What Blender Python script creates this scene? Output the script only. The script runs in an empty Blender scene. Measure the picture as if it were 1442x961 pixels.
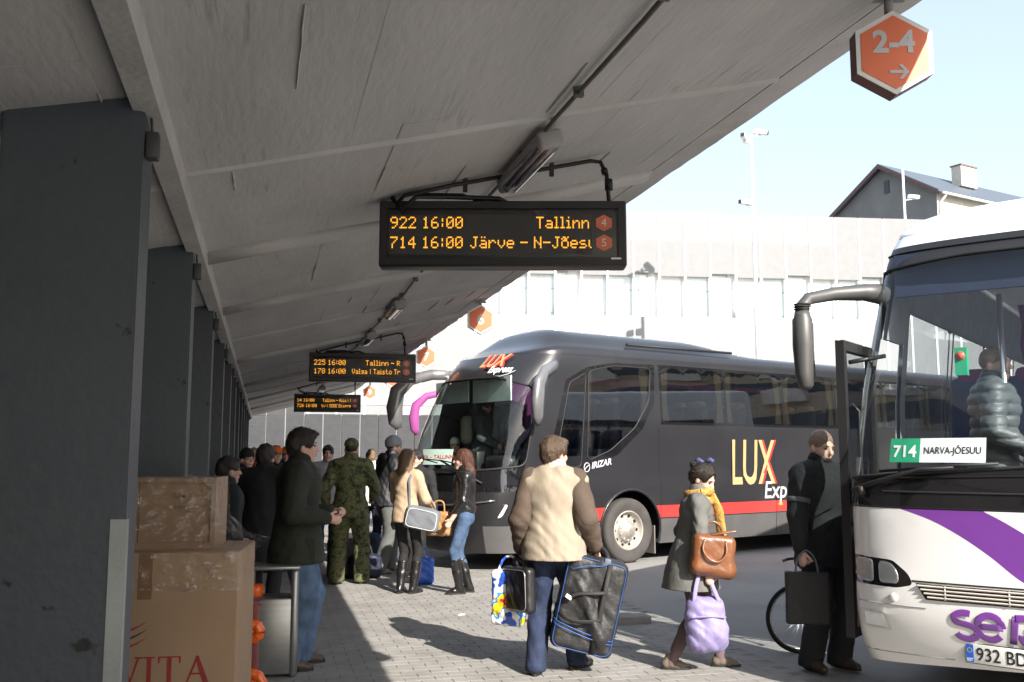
import bpy, bmesh, math, random
import numpy as np
from mathutils import Vector, Matrix, geometry
random.seed(7)
RAD = math.radians
SC = bpy.context.scene
COL = SC.collection

# ------------------------------------------------------------------ camera, sky, sun, exposure
YAW, PITCH = 14.478, 6.738
cam = bpy.data.cameras.new('camera')
camo = bpy.data.objects.new('camera', cam); COL.objects.link(camo)
cam.sensor_width = 36.0
cam.lens = 36.0 * 1350.0 / 1442.0
cam.clip_start = 0.05; cam.clip_end = 3000
camo.location = (0, 0, 1.6)
camo.rotation_euler = (RAD(90 + PITCH), 0, RAD(-YAW))
SC.camera = camo

SUN_TO = Vector((0.483, -1.506, 1.0)).normalized()      # towards the sun
world = bpy.data.worlds.new('World'); SC.world = world; world.use_nodes = True
wn = world.node_tree.nodes; wl = world.node_tree.links
bg = wn['Background']
sky = wn.new('ShaderNodeTexSky'); sky.sky_type = 'NISHITA'; sky.sun_disc = False
sky.sun_elevation = math.asin(SUN_TO.z)
sky.sun_rotation = math.atan2(SUN_TO.x, SUN_TO.y)
sky.air_density = 1.0; sky.dust_density = 1.5; sky.ozone_density = 1.0
veil = wn.new('ShaderNodeMix'); veil.data_type = 'RGBA'; veil.inputs[0].default_value = .40      # thin even high cloud
veil.inputs[7].default_value = (3.1, 3.25, 3.2, 1)
wl.new(sky.outputs[0], veil.inputs[6]); wl.new(veil.outputs[2], bg.inputs[0]); bg.inputs[1].default_value = 0.15
sl = bpy.data.lights.new('sun', 'SUN'); sl.energy = 4.6; sl.angle = RAD(0.5); sl.color = (1.0, 0.94, 0.86)
so = bpy.data.objects.new('sun', sl); COL.objects.link(so)
so.rotation_euler = SUN_TO.to_track_quat('Z', 'Y').to_euler()
so.location = (10, -30, 25)
SC.view_settings.view_transform = 'Standard'; SC.view_settings.look = 'None'
SC.view_settings.gamma = 1.0; SC.view_settings.use_curve_mapping = False
SC.view_settings.exposure = 1.27

# ------------------------------------------------------------------ materials
MATS = {}
def mat(name, col, rough=0.6, metal=0.0, var=0.12, scale=6.0, bump=0.0, bscale=60.0, coat=0.0, emit=None, estr=0.0,
        stretch=(1, 1, 1), spec=0.5, sheen=0.0, stain=None, sscale=1.2, wr=0.0):
    if name in MATS: return MATS[name]
    m = bpy.data.materials.new(name); m.use_nodes = True
    n = m.node_tree.nodes; l = m.node_tree.links
    b = n['Principled BSDF']
    b.inputs['Roughness'].default_value = rough; b.inputs['Metallic'].default_value = metal
    b.inputs['Coat Weight'].default_value = coat; b.inputs['Coat Roughness'].default_value = 0.06
    b.inputs['Specular IOR Level'].default_value = spec
    if sheen: b.inputs['Sheen Weight'].default_value = sheen
    tc = n.new('ShaderNodeTexCoord'); mp = n.new('ShaderNodeMapping'); mp.inputs['Scale'].default_value = stretch
    l.new(tc.outputs['Object'], mp.inputs[0])
    nz = n.new('ShaderNodeTexNoise'); nz.inputs['Scale'].default_value = scale; nz.inputs['Detail'].default_value = 5
    l.new(mp.outputs[0], nz.inputs['Vector'])
    rp = n.new('ShaderNodeValToRGB')
    lo = [max(0, c * (1 - var)) for c in col]; hi = [min(1, c * (1 + var)) for c in col]
    rp.color_ramp.elements[0].color = (*lo, 1); rp.color_ramp.elements[1].color = (*hi, 1)
    rp.color_ramp.elements[0].position = .3; rp.color_ramp.elements[1].position = .7
    l.new(nz.outputs['Fac'], rp.inputs[0])
    out = rp.outputs[0]
    if stain:
        n2 = n.new('ShaderNodeTexNoise'); n2.inputs['Scale'].default_value = sscale; n2.inputs['Detail'].default_value = 8
        n2.inputs['Roughness'].default_value = .65
        l.new(tc.outputs['Object'], n2.inputs['Vector'])
        r2 = n.new('ShaderNodeValToRGB'); r2.color_ramp.elements[0].position = .52; r2.color_ramp.elements[1].position = .72
        l.new(n2.outputs['Fac'], r2.inputs[0])
        mx = n.new('ShaderNodeMix'); mx.data_type = 'RGBA'
        l.new(r2.outputs[0], mx.inputs[0]); l.new(out, mx.inputs[6]); mx.inputs[7].default_value = (*stain, 1)
        out = mx.outputs[2]
    l.new(out, b.inputs['Base Color'])
    if bump:
        nb = n.new('ShaderNodeTexNoise'); nb.inputs['Scale'].default_value = bscale; nb.inputs['Detail'].default_value = 6
        l.new(mp.outputs[0], nb.inputs['Vector'])
        bp = n.new('ShaderNodeBump'); bp.inputs['Strength'].default_value = bump; bp.inputs['Distance'].default_value = .02
        l.new(nb.outputs['Fac'], bp.inputs['Height']); l.new(bp.outputs[0], b.inputs['Normal'])
        if wr:      # broad creases of cloth
            nw = n.new('ShaderNodeTexNoise'); nw.inputs['Scale'].default_value = 7.5; nw.inputs['Detail'].default_value = 3; nw.inputs['Distortion'].default_value = 1.6
            m2 = n.new('ShaderNodeMapping'); m2.inputs['Scale'].default_value = (1.2, 1.2, .75); m2.inputs['Rotation'].default_value = (.35, .3, 0)
            l.new(tc.outputs['Object'], m2.inputs[0]); l.new(m2.outputs[0], nw.inputs['Vector'])
            ab = n.new('ShaderNodeMath'); ab.operation = 'SUBTRACT'; ab.inputs[1].default_value = .5; l.new(nw.outputs['Fac'], ab.inputs[0])
            a2 = n.new('ShaderNodeMath'); a2.operation = 'ABSOLUTE'; l.new(ab.outputs[0], a2.inputs[0])
            b2 = n.new('ShaderNodeBump'); b2.inputs['Strength'].default_value = wr; b2.inputs['Distance'].default_value = .10
            l.new(a2.outputs[0], b2.inputs['Height']); l.new(b2.outputs[0], bp.inputs['Normal'])
    if emit:
        b.inputs['Emission Color'].default_value = (*emit, 1); b.inputs['Emission Strength'].default_value = estr
    MATS[name] = m
    return m

def glass(name, tint, refl=1.0, rough=0.02):
    if name in MATS: return MATS[name]
    m = bpy.data.materials.new(name); m.use_nodes = True
    n = m.node_tree.nodes; l = m.node_tree.links
    for x in list(n):
        if x.type == 'BSDF_PRINCIPLED': n.remove(x)
    o = n['Material Output']
    t = n.new('ShaderNodeBsdfTransparent'); t.inputs[0].default_value = (*tint, 1)
    g = n.new('ShaderNodeBsdfGlossy'); g.inputs['Roughness'].default_value = rough
    tc = n.new('ShaderNodeTexCoord'); nz = n.new('ShaderNodeTexNoise'); nz.inputs['Scale'].default_value = 1.3
    l.new(tc.outputs['Object'], nz.inputs['Vector'])
    bp = n.new('ShaderNodeBump'); bp.inputs['Strength'].default_value = .02; bp.inputs['Distance'].default_value = .05
    l.new(nz.outputs['Fac'], bp.inputs['Height']); l.new(bp.outputs[0], g.inputs['Normal'])
    f = n.new('ShaderNodeLayerWeight'); f.inputs[0].default_value = .5
    pw_ = n.new('ShaderNodeMath'); pw_.operation = 'POWER'; pw_.inputs[1].default_value = 5; l.new(f.outputs['Facing'], pw_.inputs[0])
    ma = n.new('ShaderNodeMath'); ma.operation = 'MULTIPLY_ADD'; ma.inputs[1].default_value = .92; ma.inputs[2].default_value = .045; l.new(pw_.outputs[0], ma.inputs[0])
    mu = n.new('ShaderNodeMath'); mu.operation = 'MULTIPLY'; mu.inputs[1].default_value = refl; mu.use_clamp = True
    l.new(ma.outputs[0], mu.inputs[0])
    mx = n.new('ShaderNodeMixShader')
    l.new(mu.outputs[0], mx.inputs[0]); l.new(t.outputs[0], mx.inputs[1]); l.new(g.outputs[0], mx.inputs[2])
    l.new(mx.outputs[0], o.inputs[0])
    MATS[name] = m
    return m

def camo_mat():
    m = mat('camouflage_cloth', (.09, .10, .045), .9)
    n = m.node_tree.nodes; l = m.node_tree.links; b = n['Principled BSDF']
    tc = n.new('ShaderNodeTexCoord'); vo = n.new('ShaderNodeTexNoise'); vo.inputs['Scale'].default_value = 13; vo.inputs['Detail'].default_value = 5
    vo.inputs['Roughness'].default_value = .75
    l.new(tc.outputs['Object'], vo.inputs['Vector'])
    r = n.new('ShaderNodeValToRGB'); r.color_ramp.interpolation = 'CONSTANT'
    e = r.color_ramp.elements; e[0].color = (.02, .022, .014, 1); e[1].position = .43; e[1].color = (.05, .07, .025, 1)
    a = e.new(.50); a.color = (.13, .13, .055, 1); a = e.new(.57); a.color = (.06, .045, .025, 1); a = e.new(.63); a.color = (.19, .17, .09, 1)
    l.new(vo.outputs['Fac'], r.inputs[0]); l.new(r.outputs[0], b.inputs['Base Color'])
    return m

# ------------------------------------------------------------------ objects and mesh helpers
def tag(o, label=None, cat=None, group=None, kind=None):
    if label: o['label'] = label
    if cat: o['category'] = cat
    if group: o['group'] = group
    if kind: o['kind'] = kind
    return o

def thing(name, label, cat, loc=(0, 0, 0), rz=0.0, group=None, scale=1.0):
    o = bpy.data.objects.new(name, None); COL.objects.link(o); o.empty_display_size = .1
    o.location = loc; o.rotation_euler = (0, 0, rz); o.scale = (scale,) * 3
    return tag(o, label, cat, group)

def add(name, me, m, parent=None, loc=None, rz=None, kind=None):
    if m is not None and not me.materials: me.materials.append(m)
    o = bpy.data.objects.new(name, me); COL.objects.link(o)
    if parent: o.parent = parent
    if loc is not None: o.location = loc
    if rz is not None: o.rotation_euler = (0, 0, rz)
    if kind: o['kind'] = kind
    return o

class MB:
    """collects vertices and faces of ONE part"""
    def __init__(s): s.v = []; s.f = []; s.sm = []
    def raw(s, v, f, smooth=False):
        o = len(s.v); s.v += [tuple(p) for p in v]; s.f += [tuple(i + o for i in q) for q in f]; s.sm += [smooth] * len(f); return s
    def box(s, c, d, rz=0.0, M=None):
        x, y, z = d[0] / 2, d[1] / 2, d[2] / 2
        vs = [Vector(p) for p in ((-x, -y, -z), (x, -y, -z), (x, y, -z), (-x, y, -z), (-x, -y, z), (x, -y, z), (x, y, z), (-x, y, z))]
        if M is None: M = Matrix.Rotation(rz, 4, 'Z')
        vs = [M @ p + Vector(c) for p in vs]
        return s.raw(vs, [(0, 3, 2, 1), (4, 5, 6, 7), (0, 1, 5, 4), (1, 2, 6, 5), (2, 3, 7, 6), (3, 0, 4, 7)])
    def bbox(s, a, b): return s.box([(a[i] + b[i]) / 2 for i in range(3)], [abs(b[i] - a[i]) for i in range(3)])
    def rbox(s, c, d, r=.02, M=None, n=2):
        """box with rounded vertical-ish edges on all sides"""
        bm = bmesh.new(); bmesh.ops.create_cube(bm, size=1)
        for v in bm.verts: v.co = Vector((v.co.x * d[0], v.co.y * d[1], v.co.z * d[2]))
        bmesh.ops.bevel(bm, geom=bm.edges[:], offset=r, segments=n, affect='EDGES', profile=.5)
        if M is None: M = Matrix.Identity(4)
        bm.verts.index_update()
        s.raw([(M @ v.co) + Vector(c) for v in bm.verts], [[v.index for v in f.verts] for f in bm.faces], True); bm.free(); return s
    def tube(s, pts, r, n=8, caps=True, flat=None):
        pts = [Vector(p) for p in pts]; rs = r if isinstance(r, (list, tuple)) else [r] * len(pts)
        rings = []; up = None
        for i, p in enumerate(pts):
            t = (pts[min(i + 1, len(pts) - 1)] - pts[max(i - 1, 0)]).normalized()
            if up is None: up = Vector((0, 0, 1)) if abs(t.z) < .9 else Vector((1, 0, 0))
            a = t.cross(up)
            if a.length < 1e-4: a = t.cross(Vector((0, 1, 0)))
            a.normalize(); b = a.cross(t).normalized(); up = b
            fx = 1.0 if flat is None else flat
            rings.append([p + (a * math.cos(2 * math.pi * k / n) * fx + b * math.sin(2 * math.pi * k / n)) * rs[i] for k in range(n)])
        return s.loft(rings, caps)
    def loft(s, rings, caps=True, smooth=True, closed=True):
        n = len(rings[0]); v = [p for R in rings for p in R]; f = []
        for i in range(len(rings) - 1):
            for k in range(n if closed else n - 1):
                a, b = i * n + k, i * n + (k + 1) % n
                f.append((a, b, b + n, a + n))
        s.raw(v, f, smooth)
        if caps:
            o = len(s.v) - len(v)
            s.f.append(tuple(o + k for k in reversed(range(n)))); s.sm.append(False)
            q = o + (len(rings) - 1) * n
            s.f.append(tuple(q + k for k in range(n))); s.sm.append(False)
        return s
    def lathe(s, prof, n=24, M=None, arc=2 * math.pi):
        """prof: (r, z) about the z axis"""
        M = M or Matrix.Identity(4)
        rings = [[M @ Vector((r * math.cos(arc * k / n), r * math.sin(arc * k / n), z)) for k in range(n)] for r, z in prof]
        return s.loft(rings, False)
    def prism(s, poly, h, M):
        """2D poly (x, y) extruded along +z by h, then M"""
        n = len(poly)
        v = [M @ Vector((x, y, 0)) for x, y in poly] + [M @ Vector((x, y, h)) for x, y in poly]
        f = [tuple(reversed(range(n))), tuple(range(n, 2 * n))] + [(i, (i + 1) % n, (i + 1) % n + n, i + n) for i in range(n)]
        return s.raw(v, f)
    def mesh(s, name='m'):
        me = bpy.data.meshes.new(name); me.from_pydata([tuple(p) for p in s.v], [], s.f)
        me.polygons.foreach_set('use_smooth', s.sm); me.update(); return me
    def build(s, name, m, parent=None, **k): return add(name, s.mesh(name), m, parent, **k)

def T(x, y, z): return Matrix.Translation((x, y, z))
def RX(a): return Matrix.Rotation(RAD(a), 4, 'X')
def RY(a): return Matrix.Rotation(RAD(a), 4, 'Y')
def RZ(a): return Matrix.Rotation(RAD(a), 4, 'Z')

def sm(pts, n=6):
    P = [np.array(p, float) for p in pts]; P = [2 * P[0] - P[1]] + P + [2 * P[-1] - P[-2]]; out = []
    for i in range(1, len(P) - 2):
        for k in range(n):
            t = k / n; a, b, c, d = P[i - 1:i + 3]
            out.append(.5 * ((2 * b) + (-a + c) * t + (2 * a - 5 * b + 4 * c - d) * t * t + (-a + 3 * b - 3 * c + d) * t ** 3))
    return [tuple(p) for p in out] + [tuple(P[-2])]

def text_geo(txt, size, align='LEFT', bold=0.0, shear=0.0, sx=1.0, extrude=0.0, space=1.0):
    c = bpy.data.curves.new('t', 'FONT'); c.body = txt; c.size = size; c.align_x = align; c.offset = bold; c.shear = shear
    c.extrude = extrude; c.space_character = space; c.resolution_u = 4
    o = bpy.data.objects.new('t', c); COL.objects.link(o)
    dg = bpy.context.evaluated_depsgraph_get(); dg.update()
    me = bpy.data.meshes.new_from_object(o.evaluated_get(dg))
    v = [(p.co.x * sx, p.co.y, p.co.z) for p in me.vertices]; f = [tuple(p.vertices) for p in me.polygons]
    bpy.data.objects.remove(o); bpy.data.curves.remove(c); bpy.data.meshes.remove(me)
    return v, f

def text_on(txt, size, M, m, parent, name='lettering', **k):
    v, f = text_geo(txt, size, **k)
    return MB().raw([M @ Vector(p) for p in v], f).build(name, m, parent)

# ------------------------------------------------------------------ signed-distance mesher (bodies, clothes, soft bags)
class SDF:
    def __init__(s, lo, hi, vox):
        s.lo = np.array(lo, float) - 2 * vox; s.vox = vox
        n = np.ceil((np.array(hi, float) + 2 * vox - s.lo) / vox).astype(int) + 1
        s.ax = [s.lo[i] + vox * np.arange(n[i]) for i in range(3)]
        s.D = np.full(n, .25, np.float32)
    def sub(s, lo, hi):
        sl = []
        for i in range(3):
            a = max(0, int((lo[i] - s.lo[i]) / s.vox)); b = min(len(s.ax[i]), int((hi[i] - s.lo[i]) / s.vox) + 2)
            if b <= a: return None, None
            sl.append(slice(a, b))
        X = s.ax[0][sl[0]][:, None, None]; Y = s.ax[1][sl[1]][None, :, None]; Z = s.ax[2][sl[2]][None, None, :]
        return tuple(sl), (X, Y, Z)
    def put(s, fn, lo, hi, k, neg=False):
        pad = k + 2.5 * s.vox
        sl, P = s.sub([a - pad for a in lo], [a + pad for a in hi])
        if sl is None: return
        d = fn(*P).astype(np.float32); A = s.D[sl]
        if neg: s.D[sl] = np.maximum(A, -d); return
        if k > 0:
            h = np.clip(.5 + .5 * (A - d) / k, 0, 1); s.D[sl] = A * (1 - h) + d * h - k * h * (1 - h)
        else: s.D[sl] = np.minimum(A, d)
    def cone(s, a, b, ra, rb, k=.02, flat=None, neg=False):
        a = np.array(a, float); b = np.array(b, float); ab = b - a; L2 = max(ab @ ab, 1e-9); r = max(ra, rb)
        def fn(X, Y, Z):
            x, y, z = X - a[0], Y - a[1], Z - a[2]
            t = np.clip((x * ab[0] + y * ab[1] + z * ab[2]) / L2, 0, 1)
            x = x - t * ab[0]; y = y - t * ab[1]; z = z - t * ab[2]
            if flat is not None:
                f, q = flat; c = (x * f[0] + y * f[1] + z * f[2]) * (q - 1); x = x + c * f[0]; y = y + c * f[1]; z = z + c * f[2]
            return np.sqrt(x * x + y * y + z * z) - (ra + (rb - ra) * t)
        s.put(fn, np.minimum(a, b) - r, np.maximum(a, b) + r, k, neg); return s
    def ell(s, c, r, k=.02, R=None, neg=False):
        c = np.array(c, float); r = np.array(r, float); m = r.min(); mx = r.max() if R is not None else r
        def fn(X, Y, Z):
            x, y, z = X - c[0], Y - c[1], Z - c[2]
            if R is not None: x, y, z = (R[0][0] * x + R[1][0] * y + R[2][0] * z, R[0][1] * x + R[1][1] * y + R[2][1] * z, R[0][2] * x + R[1][2] * y + R[2][2] * z)
            return (np.sqrt((x / r[0]) ** 2 + (y / r[1]) ** 2 + (z / r[2]) ** 2) - 1) * m
        s.put(fn, c - mx, c + mx, k, neg); return s
    def rbx(s, c, h, r, k=.0, R=None, neg=False):
        c = np.array(c, float); h = np.array(h, float); mx = np.full(3, np.linalg.norm(h)) if R is not None else h
        def fn(X, Y, Z):
            x, y, z = X - c[0], Y - c[1], Z - c[2]
            if R is not None: x, y, z = (R[0][0] * x + R[1][0] * y + R[2][0] * z, R[0][1] * x + R[1][1] * y + R[2][1] * z, R[0][2] * x + R[1][2] * y + R[2][2] * z)
            x = np.abs(x) - h[0] + r; y = np.abs(y) - h[1] + r; z = np.abs(z) - h[2] + r
            return np.sqrt(np.maximum(x, 0) ** 2 + np.maximum(y, 0) ** 2 + np.maximum(z, 0) ** 2) + np.minimum(np.maximum(x, np.maximum(y, z)), 0) - r
        s.put(fn, c - mx, c + mx, k, neg); return s
    def half(s, p, n):
        """keep the side the normal n points away from"""
        X, Y, Z = s.ax[0][:, None, None], s.ax[1][None, :, None], s.ax[2][None, None, :]
        s.D = np.maximum(s.D, ((X - p[0]) * n[0] + (Y - p[1]) * n[1] + (Z - p[2]) * n[2]).astype(np.float32)); return s
    def hem(s, z, t=.012, d=.05):
        X, Y, Z = s.ax[0][:, None, None], s.ax[1][None, :, None], s.ax[2][None, None, :]
        s.D = np.maximum(s.D, (z - Z + 0 * X + 0 * Y).astype(np.float32)); return s
    def folds(s, amp, f=(30, 30, 26), seed=0.0):
        X, Y, Z = s.ax[0][:, None, None], s.ax[1][None, :, None], s.ax[2][None, None, :]
        w = 2.2 * np.sin(X * 9 + seed) + 2.0 * np.sin(Y * 11 + 1.3 * seed) + 1.3 * np.sin(Z * 7 + X * 6 + seed)
        rid = lambda q: 1 - 1.7 * np.sqrt(np.abs(np.sin(q)) + .02)
        n = rid(Z * f[2] * .45 + .8 * w + X * 8 + seed) * .55 + np.sin(X * f[0] + Z * 13 + w) * .35 + .45 * rid(Y * f[1] * .7 - Z * 15 + X * 13 + 1.2 * w + 2 * seed) + .3 * np.sin(Z * 55 + 2.2 * w + X * 20)
        s.D += (amp * n).astype(np.float32); return s
    def mesh(s, name='m', smooth=True):
        D = s.D; D[0] = D[-1] = .2; D[:, 0] = D[:, -1] = .2; D[:, :, 0] = D[:, :, -1] = .2
        I = D < 0
        c = [I[i:I.shape[0] - 1 + i, j:I.shape[1] - 1 + j, k:I.shape[2] - 1 + k] for i in (0, 1) for j in (0, 1) for k in (0, 1)]
        al = c[0].copy(); an = c[0].copy()
        for q in c[1:]: al &= q; an |= q
        idx = np.argwhere(an & ~al)
        if len(idx) == 0: return bpy.data.meshes.new(name)
        off = np.array([(i, j, k) for i in (0, 1) for j in (0, 1) for k in (0, 1)])
        val = np.stack([D[idx[:, 0] + o[0], idx[:, 1] + o[1], idx[:, 2] + o[2]] for o in off], 1)
        acc = np.zeros((len(idx), 3)); cnt = np.zeros(len(idx))
        for a in range(8):
            for b in range(a + 1, 8):
                if np.abs(off[a] - off[b]).sum() != 1: continue
                va, vb = val[:, a], val[:, b]; m = (va < 0) != (vb < 0)
                t = np.where(m, va / np.where(m, va - vb, 1), 0)
                acc += np.where(m[:, None], off[a] + t[:, None] * (off[b] - off[a]), 0); cnt += m
        P = s.lo + s.vox * (idx + acc / cnt[:, None])
        id3 = np.full([n - 1 for n in D.shape], -1, np.int32); id3[idx[:, 0], idx[:, 1], idx[:, 2]] = np.arange(len(idx))
        F = []
        for ax in range(3):
            sa = [slice(1, -1)] * 3; sb = [slice(1, -1)] * 3
            sa[ax] = slice(0, -1); sb[ax] = slice(1, None)
            A, B = I[tuple(sa)], I[tuple(sb)]
            e = np.argwhere(A != B)
            if not len(e): continue
            ins = A[e[:, 0], e[:, 1], e[:, 2]]
            e = e + np.array([0 if i == ax else 1 for i in range(3)])
            u, v = (ax + 1) % 3, (ax + 2) % 3
            du = np.zeros(3, int); du[u] = 1; dv = np.zeros(3, int); dv[v] = 1
            q = [id3[tuple((e - x).T)] for x in (0 * du, du, du + dv, dv)]
            q = np.stack(q, 1); q[~ins] = q[~ins][:, ::-1]
            F.append(q)
        F = np.concatenate(F); F = F[(F >= 0).all(1)]
        me = bpy.data.meshes.new(name)
        me.vertices.add(len(P)); me.vertices.foreach_set('co', P.astype(np.float32).ravel())
        me.loops.add(F.size); me.loops.foreach_set('vertex_index', F.astype(np.int32).ravel())
        me.polygons.add(len(F)); me.polygons.foreach_set('loop_start', np.arange(0, F.size, 4, dtype=np.int32))
        me.polygons.foreach_set('use_smooth', np.full(len(F), smooth))
        me.update(calc_edges=True); me.validate(); return me
# ------------------------------------------------------------------ setting: ground and paving
def world_coords(m):
    n = m.node_tree.nodes; l = m.node_tree.links
    g = n.new('ShaderNodeNewGeometry')
    for x in list(l):
        if x.from_node.type == 'TEX_COORD': l.new(g.outputs['Position'], x.to_socket)
    return m
asphalt = world_coords(mat('yard_asphalt', (.25, .241, .227), .88, var=.22, scale=.7, bump=.35, bscale=55, stain=(.21, .203, .192), sscale=.35))
bed = world_coords(mat('joint_sand', (.215, .205, .19), .95, var=.25, scale=9, bump=.4, bscale=120))
pav = world_coords(mat('paver_concrete', (.245, .234, .217), .85, var=.16, scale=3.2, bump=.22, bscale=140, stain=(.212, .202, .188), sscale=1.1))
def paver_tint(m):
    n = m.node_tree.nodes; l = m.node_tree.links; b = n['Principled BSDF']
    src = b.inputs['Base Color'].links[0].from_socket
    g = n.new('ShaderNodeNewGeometry'); v = n.new('ShaderNodeTexVoronoi'); v.inputs['Scale'].default_value = 5.5
    l.new(g.outputs['Position'], v.inputs['Vector'])
    mr = n.new('ShaderNodeMapRange'); mr.inputs[3].default_value = .92; mr.inputs[4].default_value = 1.07
    l.new(v.outputs['Color'], mr.inputs[0])
    mx = n.new('ShaderNodeMix'); mx.data_type = 'RGBA'; mx.blend_type = 'MULTIPLY'; mx.inputs[0].default_value = 1
    l.new(src, mx.inputs[6]); l.new(mr.outputs[0], mx.inputs[7]); l.new(mx.outputs[2], b.inputs['Base Color'])
paver_tint(pav)
g = MB(); g.raw([(-300, -300, -.014), (300, -300, -.014), (300, 300, -.014), (-300, 300, -.014)], [(0, 1, 2, 3)])
tag(g.build('ground', asphalt), kind='structure')
PX0, PX1, PY0, PY1 = -2.38, 3.9, -3.0, 30.0
g = MB(); g.raw([(PX0, PY0, -.0045), (PX1, PY0, -.0045), (PX1, PY1, -.0045), (PX0, PY1, -.0045)], [(0, 1, 2, 3)])
pavement = tag(g.build('pavement', bed), kind='structure')
PW, PD, PJ = .22, .11, .0045
pm = MB(); w, d = (PW - PJ) / 2, (PD - PJ) / 2
pm.raw([(-w, -d, -.05), (w, -d, -.05), (w, d, -.05), (-w, d, -.05), (-w, -d, -.0015), (w, -d, -.0015), (w, d, -.0015), (-w, d, -.0015),
        (-w + .002, -d + .002, 0), (w - .002, -d + .002, 0), (w - .002, d - .002, 0), (-w + .002, d - .002, 0)],
       [(0, 1, 5, 4), (1, 2, 6, 5), (2, 3, 7, 6), (3, 0, 4, 7), (4, 5, 9, 8), (5, 6, 10, 9), (6, 7, 11, 10), (7, 4, 8, 11), (8, 9, 10, 11)])
pmesh = pm.mesh('paver'); pmesh.materials.append(pav)
cells = []
j = 0; y = PY0 + PD / 2
while y < PY1:
    x = PX0 + PW / 2 + (PW / 2 if j % 2 else 0)
    while x < PX1 - PW / 2:
        cells.append((x, y)); x += PW
    j += 1; y += PD
def in_view(x, y):
    a = math.degrees(math.atan2(x, y)) - YAW
    return y > 6.5 and -29 < a < 29 and x > -.15
vis = sorted([c for c in cells if in_view(*c)], key=lambda c: c[0] ** 2 + c[1] ** 2)[:300]
vs_ = set(vis)
rest = MB()
for c in cells:
    jz = random.uniform(-.001, .001)
    if c in vs_:
        o = add('paver', pmesh, None, pavement); o.location = (c[0], c[1], jz)
        o.rotation_euler = (RAD(random.uniform(-.25, .25)), RAD(random.uniform(-.2, .2)), RAD(random.uniform(-.5, .5)))
    else:
        rest.raw([(p[0] + c[0], p[1] + c[1], p[2] + jz) for p in pm.v[4:]], [tuple(i - 4 for i in q) for q in pm.f[4:]])
rest.build('paver', pav, pavement, kind='stuff')
# low kerb stone island at the end of the platform tooth
kerb_m = mat('kerb_concrete', (.25, .24, .225), .85, var=.15, scale=4, bump=.3, bscale=70, stain=(.22, .21, .2))
kb = thing('kerb', 'low worn concrete kerb stones on the ground between the duffel bag and the woman in grey', 'kerb', (0, 0, 0))
for i in range(2):
    x0 = 2.95 + i * .46
    k = MB(); k.rbox((x0, 8.86 + .012 * i, .02), (.45, .26, .11), .018, RZ(random.uniform(-1.5, 1.5))); k.build('kerb_stone', kerb_m, kb)
# scrap of litter
lt = MB(); lt.raw([(0, 0, 0), (.07, .01, .004), (.08, .05, .012), (.01, .06, .003), (.04, .03, .018)], [(0, 1, 4), (1, 2, 4), (2, 3, 4), (3, 0, 4)])
tag(lt.build('paper_scrap', mat('paper_white', (.75, .75, .73), .8), loc=(1.93, 9.62, .003)), 'small scrap of white paper lying on the sunny paving', 'litter')

# ------------------------------------------------------------------ setting: platform canopy
con = world_coords(mat('board_marked_concrete', (.45, .445, .44), .85, var=.09, scale=1.6, bump=.28, bscale=15, stain=(.39, .385, .38), sscale=.9, stretch=(2.2, .55, 1)))
con2 = world_coords(mat('beam_concrete', (.46, .452, .445), .85, var=.10, scale=3, bump=.25, bscale=40, stain=(.35, .34, .32), sscale=1.4))
def hairlines(m):
    n = m.node_tree.nodes; l = m.node_tree.links; b = n['Principled BSDF']; src = b.inputs['Base Color'].links[0].from_socket
    g = n.new('ShaderNodeNewGeometry'); mp = n.new('ShaderNodeMapping'); mp.inputs['Scale'].default_value = (5.5, .28, 1); l.new(g.outputs['Position'], mp.inputs[0])
    nz = n.new('ShaderNodeTexNoise'); nz.inputs['Scale'].default_value = 1.0; nz.inputs['Detail'].default_value = 5; l.new(mp.outputs[0], nz.inputs['Vector'])
    r = n.new('ShaderNodeValToRGB'); e = r.color_ramp.elements; e[0].position = .488; e[0].color = (0, 0, 0, 1); e[1].position = .5; e[1].color = (1, 1, 1, 1); x = e.new(.512); x.color = (0, 0, 0, 1)
    l.new(nz.outputs['Fac'], r.inputs[0])
    n2 = n.new('ShaderNodeTexNoise'); n2.inputs['Scale'].default_value = 1.7; l.new(g.outputs['Position'], n2.inputs['Vector'])
    r2 = n.new('ShaderNodeValToRGB'); r2.color_ramp.elements[0].position = .56; r2.color_ramp.elements[1].position = .66; l.new(n2.outputs['Fac'], r2.inputs[0])
    mu = n.new('ShaderNodeMath'); mu.operation = 'MULTIPLY'; l.new(r.outputs[0], mu.inputs[0]); l.new(r2.outputs[0], mu.inputs[1])
    mx = n.new('ShaderNodeMix'); mx.data_type = 'RGBA'; l.new(mu.outputs[0], mx.inputs[0]); l.new(src, mx.inputs[6]); mx.inputs[7].default_value = (.31, .305, .30, 1); l.new(mx.outputs[2], b.inputs['Base Color'])
hairlines(con)
canopy = thing('platform_canopy', 'long pale board-marked concrete canopy over the bus platform, rising to its outer edge', 'canopy', (0, 0, 0))
def ZR(x): return 2.75 + .25 * (x + .34) if x >= -.40 else 2.70 + .21 * (x + .42)
CY0, CY1 = -9.0, 30.0
RIBS = [(-6.7, 0), (-4.6, 1), (-2.5, 0), (-.4, 1), (1.75, 0), (4.07, 0), (5.75, 1), (7.9, 1), (10.05, 0), (12.2, 1), (14.4, 0), (16.5, 1), (18.7, 0), (20.8, 1), (23, 0), (25.1, 1), (27.3, 0)]
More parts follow.
